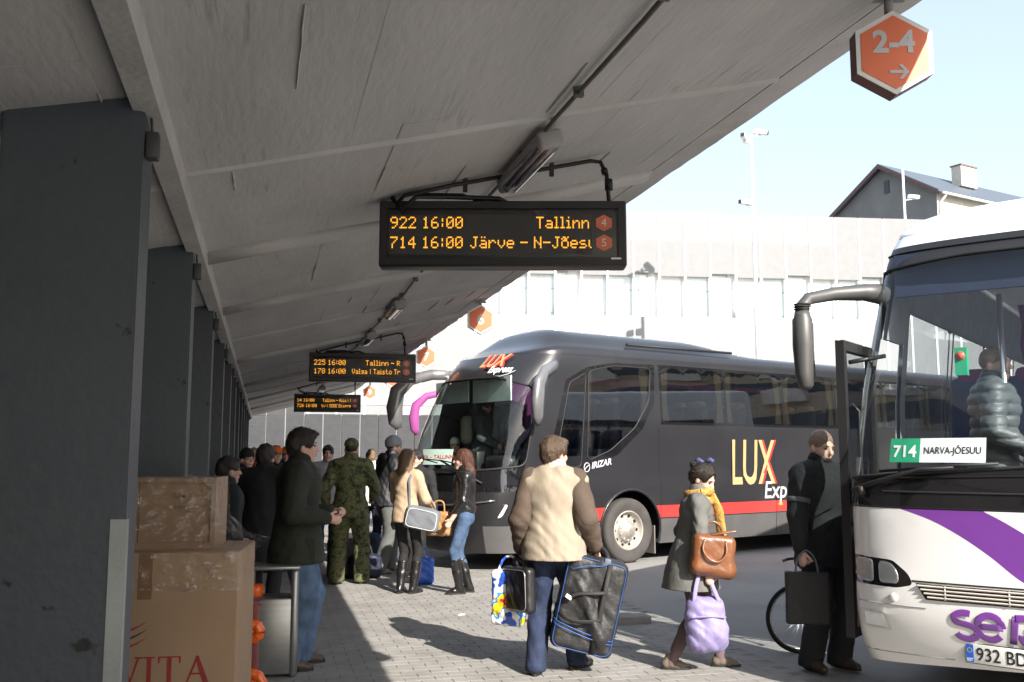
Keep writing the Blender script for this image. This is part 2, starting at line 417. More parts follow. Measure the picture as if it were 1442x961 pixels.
def slab(x0, x1, wid):
    mb = MB(); x = x0
    while x < x1 - .01:
        xe = min(x1, x + wid * random.uniform(.8, 1.2))
        if x1 - xe < .07: xe = x1
        y = CY0
        while y < CY1:
            ye = min(CY1, y + random.choice((2.15, 2.15, 4.3, 3.2)))
            h = random.uniform(0, .002)
            a, b = ZR(x) - h, ZR(xe) - h - random.uniform(-.001, .001)
            yy = list(np.linspace(y, ye, 3))
            pts = []
            for q in yy: pts += [(x, q, a + random.uniform(-.002, .002)), (xe, q, b + random.uniform(-.002, .002))]
            top = [(x, y, a + .06), (xe, y, b + .06), (x, ye, a + .06), (xe, ye, b + .06)]
            mb.raw(pts + top, [(0, 2, 3, 1), (2, 4, 5, 3), (0, 1, 7, 6), (4, 8, 9, 5), (0, 6, 8, 4, 2), (1, 3, 5, 9, 7)])
            y = ye
        # mortar fins left by gaps between form boards
        y = CY0 + random.uniform(0, 2)
        while y < CY1:
            L = random.uniform(.12, .9); hh = random.uniform(.002, .009); ww = random.uniform(.002, .005)
            n = 5; ring = []
            for i in range(n + 1):
                q = y + L * i / n; t = hh * math.sin(math.pi * i / n) ** .5 * random.uniform(.6, 1) + .001
                xx = x + random.uniform(-.003, .003); z = ZR(x) - .002
                ring.append([Vector((xx - ww, q, z)), Vector((xx, q, z - t - .004)), Vector((xx + ww, q, z))])
            mb.loft(ring, True, False)
            y += L + random.uniform(2.0, 6.5)
        x = xe
    return mb
slab(-.34, 2.40, .21).build('soffit', con, canopy)
slab(-2.4, -.42, .26).build('soffit', con, canopy)
b = MB(); b.bbox((-.42, CY0, 2.655), (-.34, CY1, 2.95)); b.build('beam', con2, canopy)
top = MB()
top.raw([(-2.4, CY0, 2.5), (2.6, CY0, 3.72), (2.6, CY1, 3.72), (-2.4, CY1, 2.5), (-2.4, CY0, 2.36), (-2.4, CY1, 2.36), (2.6, CY0, 3.54), (2.6, CY1, 3.54)],
        [(0, 1, 2, 3), (0, 4, 6, 1), (3, 2, 7, 5), (0, 3, 5, 4), (1, 6, 7, 2)]); top.build('roof_slab', con2, canopy)
# drip edge: a ragged band outside a narrow groove
ring = []; y = CY0
while y <= CY1 + .01:
    jx = random.uniform(-.004, .004) + (random.uniform(-.022, .0) if random.random() < .10 else 0); jz = random.uniform(-.003, .003)
    ring.append([Vector((2.425, y, 3.448)), Vector((2.62 + jx, y, 3.488 + jz)), Vector((2.625 + jx, y, 3.69)), Vector((2.425, y, 3.66))]); y += .13
b = MB(); b.loft(ring, True, False); b.build('drip_edge', con2, canopy)
for yr, big in RIBS:
    for (xa, xb) in ((-.34, 2.40), (-2.4, -.42)):
        r = MB(); wv, hv = (.085, .05) if big else (.022, .018)
        n = 9; rg = []
        for i in range(n):
            x = xa + (xb - xa) * i / (n - 1); z = ZR(x); e = random.uniform(-.004, .004)
            rg.append([Vector((x, yr - wv * 1.5 + e, z + .01)), Vector((x, yr - wv * .4, z - hv + e)), Vector((x, yr + wv * .4, z - hv + e)), Vector((x, yr + wv * 1.5, z + .01))])
        r.loft(rg, True, big == 1); r.build('rib', con2, canopy)

# piers
pier_m = mat('pier_paint', (.058, .070, .086), .55, var=.10, scale=2, bump=.15, bscale=30, stain=(.07, .08, .095), sscale=2.5)
def scuffs(m):
    n = m.node_tree.nodes; l = m.node_tree.links; b = n['Principled BSDF']
    src = b.inputs['Base Color'].links[0].from_socket
    tc = n.new('ShaderNodeTexCoord'); nz = n.new('ShaderNodeTexNoise'); nz.inputs['Scale'].default_value = 11; nz.inputs['Detail'].default_value = 4
    l.new(tc.outputs['Object'], nz.inputs['Vector'])
    sp = n.new('ShaderNodeSeparateXYZ'); l.new(tc.outputs['Object'], sp.inputs[0])
    mr = n.new('ShaderNodeMapRange'); mr.inputs[1].default_value = 1.35; mr.inputs[2].default_value = .6; mr.inputs[3].default_value = -.16; mr.inputs[4].default_value = .02
    l.new(sp.outputs['Z'], mr.inputs[0])
    a = n.new('ShaderNodeMath'); l.new(nz.outputs['Fac'], a.inputs[0]); l.new(mr.outputs[0], a.inputs[1])
    r = n.new('ShaderNodeValToRGB'); r.color_ramp.elements[0].position = .555; r.color_ramp.elements[1].position = .60
    l.new(a.outputs[0], r.inputs[0])
    mx = n.new('ShaderNodeMix'); mx.data_type = 'RGBA'; l.new(r.outputs[0], mx.inputs[0]); l.new(src, mx.inputs[6]); mx.inputs[7].default_value = (.012, .012, .012, 1)
    l.new(mx.outputs[2], b.inputs['Base Color'])
scuffs(pier_m)
guard_m = mat('galvanised_guard', (.33, .36, .36), .5, .35, var=.10, scale=5, bump=.05, stain=(.22, .24, .24), sscale=3)
box_m = mat('grey_box_plastic', (.05, .05, .055), .5)
ORD = ['nearest', 'second', 'third', 'fourth', 'fifth', 'sixth', 'seventh', 'eighth', 'ninth', 'tenth', 'eleventh', 'twelfth']
pw, pt = .40, .24
pier_parts = None
for i in range(12):
    yk = 3.18 + 2.15 * i
    lab = ('%s dark blue-grey concrete pier from the camera, with pale metal corner guards' % ORD[i])
    p = thing('concrete_pier', lab, 'pier', (-.585, yk, 0), group='row of piers under the canopy')
    if pier_parts is None:
        q = MB(); z0, z1 = ZR(-.82) + .02, 2.70
        q.raw([(-pw / 2, -pt / 2, -.02), (pw / 2, -pt / 2, -.02), (pw / 2, pt / 2, -.02), (-pw / 2, pt / 2, -.02),
               (-pw / 2, -pt / 2, z0), (pw / 2, -pt / 2, z1), (pw / 2, pt / 2, z1), (-pw / 2, pt / 2, z0)],
              [(0, 3, 2, 1), (4, 5, 6, 7), (0, 1, 5, 4), (1, 2, 6, 5), (2, 3, 7, 6), (3, 0, 4, 7)])
        bm = bmesh.new(); bm.from_mesh(q.mesh()); bmesh.ops.bevel(bm, geom=[e for e in bm.edges if abs(e.verts[0].co.z - e.verts[1].co.z) > 1], offset=.006, segments=2, affect='EDGES')
        me = bpy.data.meshes.new('shaft'); bm.to_mesh(me); bm.free()
        parts = [add('shaft', me, pier_m, p)]
        for sx in (-1, 1):
            gq = MB(); x = sx * pw / 2
            gq.bbox((x + sx * .004, -pt / 2 - .004, -.005), (x - sx * .042, -pt / 2 - .0005, 1.41)); gq.bbox((x + sx * .0005, -pt / 2 - .004, -.005), (x + sx * .0045, -pt / 2 + .04, 1.41))
            parts.append(gq.build('corner_guard', guard_m, p))
        jb = MB(); jb.rbox((pw / 2 + .022, -pt / 2 + .05, 2.56), (.04, .05, .085), .006); jb.tube([(pw / 2 + .02, -pt / 2 + .05, 2.6), (pw / 2 + .012, -pt / 2 + .06, 2.66)], .005, 6)
        parts.append(jb.build('junction_box', box_m, p))
        pier_parts = parts
    else:
        for c in pier_parts:
            k = c.copy(); COL.objects.link(k); k.parent = p
# station wall behind the piers
wm = mat('station_wall_render', (.10, .105, .11), .8, var=.15, scale=2, bump=.3, bscale=35)
sw = thing('station_wall', 'dark grey station wall behind the row of piers', 'wall', (0, 0, 0))
q = MB(); q.bbox((-2.65, CY0, -.014), (-2.4, 33, 2.5)); q.build('wall_panel', wm, sw)

# ------------------------------------------------------------------ far end of the platform
perf = mat('perforated_screen_grey', (.055, .056, .06), .7, .1, var=.12, scale=4, bump=.6, bscale=90)
dark_steel = mat('dark_steel', (.07, .07, .075), .5, .6)
scr = thing('screen_wall', 'grey perforated metal screen wall closing the far end of the platform', 'wall', (0, 33, 0))
for i in range(16):
    x = -2.4 + i * .62
    q = MB(); q.bbox((x + .012, 0, .1), (x + .608, .03, 3.45 if i < 6 else 2.95))
    for zz in np.arange(.18, 2.9, .09): q.bbox((x + .03, -.012, zz), (x + .59, .001, zz + .035))
    q.build('screen_panel', perf, scr)
q = MB()
for i in range(9): q.bbox((-2.4 + i * 1.24, .035, -.014), (-2.33 + i * 1.24, .1, 2.9))
q.build('post_frame', dark_steel, scr)
ga = thing('steel_gantry', 'grey steel gantry with a post and cross beam beyond the far platform signs', 'gantry', (0, 33.6, 0))
gm = mat('gantry_grey', (.30, .30, .31), .5, .2)
q = MB(); q.bbox((4.55, -.12, -.014), (4.95, .12, 3.3)); q.build('post', gm, ga)
q = MB(); q.bbox((1.6, -.15, 3.3), (8.6, .15, 3.72)); q.build('cross_beam', gm, ga)
q = MB(); q.bbox((8.2, -.12, -.014), (8.6, .12, 3.3)); q.build('post', gm, ga)

# ------------------------------------------------------------------ white depot building across the yard
def screen_mat(name, col, tr):
    m = mat(name, col, .6, var=.05, scale=3)
    n = m.node_tree.nodes; l = m.node_tree.links
    t = n.new('ShaderNodeBsdfTransparent'); mx = n.new('ShaderNodeMixShader'); mx.inputs[0].default_value = tr
    l.new(n['Principled BSDF'].outputs[0], mx.inputs[1]); l.new(t.outputs[0], mx.inputs[2]); l.new(mx.outputs[0], n['Material Output'].inputs[0])
    return m
scm = screen_mat('white_perforated_sheet', (.25, .252, .256), .22)
scl = screen_mat('white_perforated_sheet_low', (.262, .265, .27), .10)
white_r = mat('white_render', (.80, .80, .79), .8, var=.04)
grey_r = mat('depot_roof_grey', (.32, .33, .33), .8, var=.08)
win_m = mat('depot_window_glass', (.62, .69, .69), .12, var=.05, coat=.3)
frame_g = mat('window_frame_grey', (.42, .43, .43), .5)
fang = math.atan2(-3.9, 26.8)
dep = thing('depot_building', 'long white depot building with pale perforated screens and a band of windows across the yard', 'building', (7.9, 41.0, 0), fang)
q = MB(); q.bbox((-24, .26, -.014), (50, 14, 11.05)); q.build('wall', white_r, dep)
q = MB(); q.bbox((-24.2, .22, 11.05), (50.2, 14, 11.25)); q.build('parapet', grey_r, dep)
for i in range(62):
    x = -24 + i * 1.19
    q = MB(); dz = -.25 if i % 3 else 0
    q.bbox((x + .03, 0, 9.75 + dz * .6), (x + 1.16, .03, 12.55)); q.build('screen_panel', scm, dep)
    q = MB(); q.bbox((x + .03, 0, .8), (x + 1.16, .03, 7.75 + (.5 if i % 7 == 3 else 0))); q.build('screen_panel', scl, dep)
q = MB()
for i in range(63): q.bbox((-24 + i * 1.19 - .045, -.02, .2), (-24 + i * 1.19 + .045, .10, 12.5))
q.build('screen_frame', white_r, dep)
for i in range(11):
    x = -8 + i * 3.7
    wo = MB(); wo.bbox((x, .235, 7.9), (x + 2.0, .27, 9.7)); wo = wo.build('window', win_m, dep)
    q = MB(); q.bbox((x - .06, .20, 9.7), (x + 2.06, .29, 9.80)); q.bbox((x + 1.98, .21, 7.9), (x + 2.05, .29, 9.7)); q.build('frame', frame_g, wo)
    q = MB(); q.bbox((x + .1, .225, 8.95), (x + 1.9, .2345, 9.0)); q.build('transom', frame_g, wo)

# ------------------------------------------------------------------ house beyond the depot
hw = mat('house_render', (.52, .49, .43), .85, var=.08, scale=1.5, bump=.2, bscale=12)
roof_m = mat('house_roof_metal', (.085, .105, .13), .55, .1, var=.1)
fas = mat('bargeboard_brown', (.12, .06, .055), .7)
hs = thing('gabled_house', 'cream rendered house with a grey metal gable roof beyond the white depot', 'house', (0, 0, 0))
ax = Vector((.96, .28, 0)); gx_ = Vector((-.28, .96, 0)); R0 = Vector((45.2, 56.0, 0)); HW, HL = 4.39, 20.0
def hp(a, b, z): return R0 + ax * a + gx_ * b + Vector((0, 0, z))
q = MB(); q.raw([hp(0, 0, -.014), hp(HL, 0, -.014), hp(HL, 2 * HW, -.014), hp(0, 2 * HW, -.014), hp(0, 0, 20), hp(HL, 0, 20), hp(HL, 2 * HW, 20), hp(0, 2 * HW, 20), hp(0, HW, 22.7), hp(HL, HW, 22.7)],
    [(0, 1, 5, 4), (1, 2, 6, 9, 5), (2, 3, 7, 6)]); q.build('wall', hw, hs)
q = MB(); q.raw([hp(0, 0, -.014), hp(0, 2 * HW, -.014), hp(0, 2 * HW, 20), hp(0, HW, 22.7), hp(0, 0, 20)], [(1, 0, 4, 3, 2)]); q.build('gable_wall', mat('gable_render_shaded', (.17, .168, .165), .85, var=.12, scale=.8), hs)  # gable darker than the other walls: its shade is put into the colour
rf = MB()
for sgn, b0, b1 in ((0, -.5, HW), (1, 2 * HW + .5, HW)):
    za, zb = 19.75, 22.85
    rf.raw([hp(-.5, b0, za), hp(HL + .5, b0, za), hp(HL + .5, b1, zb), hp(-.5, b1, zb), hp(-.5, b0, za + .14), hp(HL + .5, b0, za + .14), hp(HL + .5, b1, zb + .14), hp(-.5, b1, zb + .14)],
        [(0, 3, 2, 1), (4, 5, 6, 7), (0, 1, 5, 4), (2, 3, 7, 6), (3, 0, 4, 7), (1, 2, 6, 5)])
rf = rf.build('roof', roof_m, hs)
q = MB()
for b0, b1 in ((-.52, HW), (2 * HW + .52, HW)):
    q.raw([hp(-.53, b0, 19.5), hp(-.53, b1, 22.62), hp(-.53, b1, 22.88), hp(-.53, b0, 19.76), hp(-.48, b0, 19.5), hp(-.48, b1, 22.62), hp(-.48, b1, 22.88), hp(-.48, b0, 19.76)], [(0, 1, 2, 3), (0, 4, 5, 1), (7, 6, 5, 4), (3, 2, 6, 7)])
q.build('bargeboard', fas, rf)
ch = MB(); c = hp(7.2, 2.6, 22.6); ch.box(c, (1.9, .8, 1.6), math.atan2(.28, .96)); ch = ch.build('chimney', mat('chimney_render', (.5, .46, .40), .9, bump=.4, bscale=8), rf)
q = MB(); c = hp(7.2, 2.6, 23.44); q.box(c, (2.05, .95, .1), math.atan2(.28, .96)); q.build('chimney_cap', mat('chimney_cap_brown', (.16, .11, .09), .8), hs)
ha = math.atan2(.28, .96)
gw = MB(); gw.box(hp(-.03, HW - .35, 21.2), (.08, .42, .95), ha); gw = gw.build('window', mat('dark_attic_glass', (.03, .03, .035), .2), hs)
for a0 in (5.6, 9.6):
    wn_ = MB(); wn_.box(hp(a0, -.02, 18.45), (1.7, .06, 1.3), ha); wn_ = wn_.build('window', win_m, hs)
    q = MB()
    for da in (-.87, -.35, .35, .87): q.box(hp(a0 + da, -.05, 18.45), (.1, .09, 1.45), ha)
    q.box(hp(a0, -.06, 19.13), (1.84, .1, .1), ha); q.build('frame', white_r, wn_)
q = MB(); q.tube([hp(-.1, -.55, 19.7), hp(HL, -.55, 19.7)], .09, 8); q.tube([hp(.35, -.5, 19.6), hp(.2, -.1, 19.1), hp(.2, -.1, 12)], .07, 8); q.build('gutter', white_r, hs)

# camera poles
def cctv_pole(loc, h, heads, label):
    t = thing('camera_pole', label, 'pole', loc)
    pm_ = mat('pole_white', (.7, .7, .7), .5)
    q = MB(); q.tube([(0, 0, -.014), (0, 0, h)], [.09, .06], 10); q.build('pole', pm_, t)
    for (dx, z, rz, tl) in heads:
        q = MB(); M = T(dx, -.1, z) @ RZ(rz) @ RX(tl)
        q.rbox((0, 0, 0), (.22, .6, .2), .04, None)
        q.v = [tuple(M @ Vector(p)) for p in q.v]; q.tube([(0, 0, z - .2), (dx, -.1, z - .1)], .035, 6)
        hd = q.build('camera_head', pm_, t)
        q = MB(); q.rbox((0, -.31, 0), (.16, .03, .15), .01, None); q.v = [tuple(M @ Vector(p)) for p in q.v]; q.build('lens', dark_steel, hd)
cctv_pole((18.4, 33.3, 0), 14.2, [(-.35, 14.0, -40, -10), (.35, 14.3, 50, 12), (-.35, 11.4, -80, 0)], 'tall white pole with security cameras against the sky above the depot')
cctv_pole((31.9, 42.0, 0), 16.4, [(.5, 14.9, 80, 4)], 'slim white pole with one security camera in front of the house gable')

# unseen block, added on the right so the coach windows have something to reflect
ap = thing('reflection_block', 'long banded block added outside the view for the coach windows to reflect', 'building', (50, -20, 0), RAD(90))
q = MB(); q.bbox((-55, -10, -.014), (45, 0, 21)); q.build('wall', mat('block_wall', (.50, .42, .33), .8, var=.1), ap)
for i in range(6):
    q = MB(); q.bbox((-54, 0, 2.2 + i * 3), (44, .06, 3.7 + i * 3)); q.build('window_band', mat('block_window_band', (.06, .07, .085), .2), ap)
    for k in range(16):
        q = MB(); x = -52 + k * 6.1; q.bbox((x, .062, 1.3 + i * 3), (x + 2.6, 1.1, 2.5 + i * 3)); q.build('balcony', mat('block_balcony', (.58, .55, .50), .8), ap)
# ------------------------------------------------------------------ platform fittings: lamps, displays, hexagon signs
blk = mat('black_metal', (.012, .012, .013), .45, .2)
blk_pl = mat('black_plastic', (.018, .018, .019), .4)
pipe_m = mat('grey_conduit', (.10, .10, .10), .5, .3)
lampbody = mat('lamp_housing_grey', (.28, .28, .28), .55)
lampglass = glass('lamp_diffuser_clear', (.75, .74, .78), 2.2, .08)
tube_off = mat('fluorescent_tube', (.5, .47, .5), .3)
XP = 1.25
cd = MB(); ys = np.linspace(CY0, CY1, 40)
cd.tube([(XP + .012 * math.sin(y * 3), y, ZR(XP) - .03) for y in ys], .011, 6)
for y in np.arange(-8, 29, .9): cd.bbox((XP - .02, y, ZR(XP) - .045), (XP + .02, y + .025, ZR(XP) + .01))
tag(cd.build('cable_conduit', pipe_m), 'thin dark cable conduit running along the canopy soffit through the lamps', 'conduit')
LAMPN = ['nearest fluorescent lamp on the canopy soffit, above the large departure display', 'second fluorescent lamp along the canopy soffit', 'third fluorescent lamp along the canopy soffit, above the middle display', 'far fluorescent lamp on the canopy soffit, above the smallest display', 'farthest fluorescent lamp on the canopy soffit']
lam0 = None
for i, y in enumerate((4.25, 9.4, 12.0, 17.0, 22.0)):
    t = thing('platform_lamp', LAMPN[i], 'lamp', (XP + .02, y, ZR(XP) - .045), group='lamps on the canopy soffit')
    t.rotation_euler = (0, RAD(-14), 0)
    if lam0 is None:
        a = MB(); a.rbox((0, .36, -.005), (.12, .74, .05), .015)
        a.rbox((0, -.03, -.02), (.13, .06, .09), .02); a.rbox((0, .75, -.02), (.13, .06, .09), .02)
        b1 = MB(); rg = []
        for yy in np.linspace(0, .72, 5): rg.append([Vector((.06 * math.cos(u), yy, -.02 - .062 * math.sin(u))) for u in np.linspace(0, math.pi, 12)])
        b1.loft(rg, False, True, False)
        c1 = MB()
        for sx in (-.024, .024): c1.tube([(sx, .02, -.04), (sx, .70, -.04)], .012, 8)
        lam0 = [a.build('housing', lampbody, t), b1.build('diffuser', lampglass, t), c1.build('fluorescent_tube', tube_off, t)]
    else:
        for c in lam0:
            k = c.copy(); COL.objects.link(k); k.parent = t

# dot-matrix characters, five columns by seven rows
DOT = {'0': '0E11131519110E', '1': '040C040404040E', '2': '0E11010204081F', '4': '02060A121F0202', '5': '1F101E0101110E', '6': '0608101E11110E', '7': '1F010204080808', '8': '0E11110E11110E', '9': '0E11110F01020C',
       ':': '00040400040400', '-': '0000001F000000', '|': '04040404040404', ' ': '00000000000000', 'T': '1F040404040404', 'a': '00000E010F110F', 'l': '0C04040404040E', 'i': '04000C0404040E', 'n': '0000161911111 1'.replace(' ', ''),
       'J': '0702020202120C', 'ä': '0A000E010F110F', 'r': '00001619101010', 'v': '00001111110A04', 'e': '00000E111F100E', 'N': '11111915131111', 'õ': '0D160E1111110E', 's': '00000E100E011E', 'u': '00001111111 30D'.replace(' ', ''),
       'R': '1E11111E141211', 'V': '111111110A0A04', 'g': '00000F110F010E', 't': '08081C0808090 6'.replace(' ', ''), 'o': '00000E1111110E', 'S': '0F10100E01011E', 'E': '1F10101E10101F', 'B': '1E11111E11111E', 'k': '10101214181412', 'p': '00001E111E1010'}
def dots(txt, x, z, pu, pv, right=None, clip=None):
    pts = []; W = 0
    for ch in txt:
        g_ = DOT[ch]; n = 3 if ch in ':|il ' else 6
        sh = 1 if n == 3 else 0
        for r in range(7):
            b_ = int(g_[2 * r:2 * r + 2], 16)
            for c in range(5):
                if b_ >> (4 - c) & 1: pts.append((W + c - sh, r))
        W += n + (1 if n == 3 and ch in 'il|:' else 0)
    if right is not None: x = right - W * pu
    q = MB(); h = .40
    for c, r in pts:
        a, b_ = x + c * pu, z - r * pv
        if clip and a > clip: continue
        q.raw([(a - h * pu, 0, b_ - h * pv), (a + h * pu, 0, b_ - h * pv), (a + h * pu, 0, b_ + h * pv), (a - h * pu, 0, b_ + h * pv)], [(0, 1, 2, 3)])
    return q
led = mat('amber_led', (.9, .4, .02), .5, emit=(1.0, .42, .03), estr=.75)
ledback = mat('led_matrix_dark', (.035, .034, .034), .35, var=.25, scale=300)
case_m = mat('display_case_black', (.016, .015, .015), .4, var=.2)
orange = mat('sign_orange', (.72, .17, .075), .45, var=.06)
sgrey = mat('sign_grey', (.50, .51, .53), .5)
swhite = mat('sign_white', (.72, .72, .72), .5)
sidebrown = mat('sign_side_brown', (.10, .035, .03), .5)
def hexpoly(rx, rz): return [(rx * math.cos(RAD(a)) / math.cos(RAD(30)), rz * math.sin(RAD(a))) for a in (90, 150, 210, 270, 330, 30)]
def display(loc, rz, w, lines, nums, label, hang=True):
    h = w * .272
    t = thing('departure_display', label, 'display', loc, rz, group='departure displays hung from the canopy')
    q = MB(); q.rbox((0, .045, 0), (w, .13, h), .012); q.build('case', case_m, t)
    f_ = MB(); e = .035 * w
    for a, b_ in (((-w / 2 + .01, -h / 2 + .01), (w / 2 - .01, -h / 2 + e)), ((-w / 2 + .01, h / 2 - e), (w / 2 - .01, h / 2 - .01)), ((-w / 2 + .01, -h / 2 + e), (-w / 2 + e, h / 2 - e)), ((w / 2 - e, -h / 2 + e), (w / 2 - .01, h / 2 - e))):
        f_.bbox((a[0], -.032, a[1]), (b_[0], -.019, b_[1]))
    f_.build('bezel', blk_pl, t)
    m0, m1 = -.46 * w, .36 * w
    q = MB(); q.bbox((m0, -.024, -.32 * h), (m1, -.0205, .28 * h)); mx_ = q.build('led_panel', ledback, t)
    gl = MB(); gl.bbox((m0 - .01, -.0295, -.36 * h), (m1 + .11 * w, -.0285, .34 * h)); gl.build('glass_pane', glass('display_glass', (.97, .97, .97), .8, .03), t)
    pu, pv = .0061 * w, .0255 * h
    zz = (.235 * h, -.065 * h)
    for (l_, r_), z in zip(lines, zz):
        q = dots(l_, m0 + .012, z, pu, pv); q.v = [(a, -.0262, c) for a, b_, c in q.v]; q.build('led_text', led, mx_)
        if r_:
            q = dots(r_, m0 + .332 * w, z, pu, pv, clip=m1 - .004) if r_.startswith('J') else dots(r_, 0, z, pu * (.86 if len(r_) > 14 else 1), pv, right=m1 - .004); q.v = [(a, -.0262, c) for a, b_, c in q.v]; q.build('led_text', led, mx_)
    for n_, z in zip(nums, (.155 * h, -.145 * h)):
        q = MB(); q.prism(hexpoly(.032 * w, .125 * h), .003, T(.408 * w, -.0205, z) @ RX(90)); hx = q.build('bay_badge', orange, t)
        text_on(n_, .17 * h, T(.408 * w, -.025, z - .055 * h) @ RX(90), swhite, hx, align='CENTER')
    q = MB(); q.bbox((.435 * w, -.034, -.40 * h), (.475 * w, -.0325, -.375 * h)); q.build('maker_plate', swhite, t)
    return t
ROT = RAD(-14.5)
display((1.222, 4.93, 2.782), ROT, 1.335, [('922 16:00', 'Tallinn'), ('714 16:00', 'Järve - N-Jõesuu')], '45', 'large departure display nearest the camera showing 922 and 714 in amber letters')
display((1.27, 12.93, 2.757), RAD(-4), 1.42, [('225 16:00', 'Tallinn - R'), ('178 16:00', 'Valga | Taisto Tr')], '67', 'middle departure display showing 225 and 178 in amber letters')
display((1.27, 20.2, 2.651), RAD(-2), 1.36, [('14 16:00', 'Tallinn - Riia | |'), ('726 16:00', 'tv | SEBE Ekspre')], '89', 'smallest and farthest departure display showing 726 in amber letters')
def hanger(x0, x1, y, ztop, rz, label):
    t = thing('display_hanger', label, 'bracket', (0, 0, 0), 0, group='hanging brackets of the departure displays')
    zl, zr = ZR(x0) - .03, ZR(x1) - .03
    q = MB(); q.tube([(x0, y + .06, zl - .03), (x0 + .03, y, zl), (x0 + .3, y, ZR(x0 + .3) - .028), (x1 - .06, y, ZR(x1 - .06) - .028), (x1, y, zr - .015), (x1 + .025, y - .03, zr - .10), (x1 + .03, y - .06, ztop - .02)], .012, 8)
    q.tube([(x1 + .028, y - .05, zr - .13), (x1 + .028, y - .055, zr - .19)], .024, 8); q.tube([(x1 + .012, y - .02, zr - .06), (x1 + .018, y - .025, zr - .09)], .02, 8); q.build('pipe', blk, t)
    for xx in (x0 + .35, x1 - .3): q = MB(); q.bbox((xx, y - .01, ZR(xx) - .075), (xx + .022, y + .01, ZR(xx) + .01)); q.build('pipe_clip', blk, t)
    q = MB(); q.tube([(x0 - .02, y + .1, zl + .01), (x0 + .02, y + .05, zl - .07), (x0 + .1, y + .03, ztop + .012), (x0 + .3, y + .02, ztop + .02), (x0 + .55, y, ztop + .022), (x0 + .62, y, ztop - .01)], .014, 7)
    q.tube([(x0 + .05, y + .05, zl - .05), (x0 + .12, y + .05, ztop + .03), (x0 + .35, y + .02, ztop + .035), (x0 + .5, y + .02, ztop - .01)], .01, 6); q.build('cable', blk, t)
hanger(.66, 1.80, 4.97, 2.965, ROT, 'black pipe bracket holding the large nearest departure display')
hanger(.68, 1.80, 12.97, 2.95, 0, 'black pipe bracket holding the middle departure display')
hanger(.68, 1.80, 20.24, 2.84, 0, 'black pipe bracket holding the smallest departure display')

def hexsign(loc, txt, h, rz, label, arrow=False):
    t = thing('bay_sign', label, 'sign', loc, RAD(rz), group='hexagonal bay signs at the canopy edge')
    rz_, rx = h / 2, h / 2 * .866
    q = MB(); q.prism(hexpoly(rx, rz_), .07, T(0, .035, 0) @ RX(90)); q.build('sign_box', sidebrown, t)
    q = MB(); q.prism(hexpoly(rx * .995, rz_ * .995), .004, T(0, -.0355, 0) @ RX(90)); fr = q.build('white_border', swhite, t)
    q = MB(); q.prism(hexpoly(rx * .87, rz_ * .87), .003, T(0, -.0396, 0) @ RX(90)); fc = q.build('sign_face', orange, t)
    s_ = h * (.36 if len(txt) > 1 else .5); zo = h * .0 if arrow else -h * .16
    text_on(txt, s_, T(-h * .01, -.0445, zo) @ RX(90), sgrey, fc, align='CENTER', bold=.012 * h)
    if arrow:
        q = MB(); z = -h * .235
        ar = [(-.10, .018), (.06, .018), (.0, .085), (.045, .085), (.12, .0), (.045, -.085), (.0, -.085), (.06, -.018), (-.10, -.018)]
        q.prism([(a * h + .03 * h, b * h) for a, b in reversed(ar)], .002, T(0, -.0427, z) @ RX(90)); q.build('arrow', sgrey, fc)
    q = MB(); top_ = ZR(min(loc[0], 2.38)) - loc[2]
    q.tube([(0, 0, rz_ - .02), (0, 0, max(top_, rz_ + .02) + .02)], .018, 10); q.bbox((-.07, -.03, max(top_, rz_ + .01) - .012), (.07, .03, max(top_, rz_ + .01) + .006)); q.build('hanging_rod', lampbody, t)
hexsign((2.385, 3.177, 3.180), '2-4', .348, -16, 'orange hexagonal sign reading 2-4 with an arrow, nearest the camera', True)
hexsign((2.50, 11.2, 3.214), '6', .36, -8, 'orange hexagonal sign with number 6 between the large display and the coach')
hexsign((2.50, 15.2, 3.155), '7', .36, -6, 'orange hexagonal sign with number 7 right of the middle display')
hexsign((2.50, 19.4, 3.125), '8', .36, -5, 'orange hexagonal sign with number 8 half hidden under the middle display')
hexsign((2.50, 23.6, 3.104), '9', .36, -4, 'orange hexagonal sign with number 9 beside the smallest display')
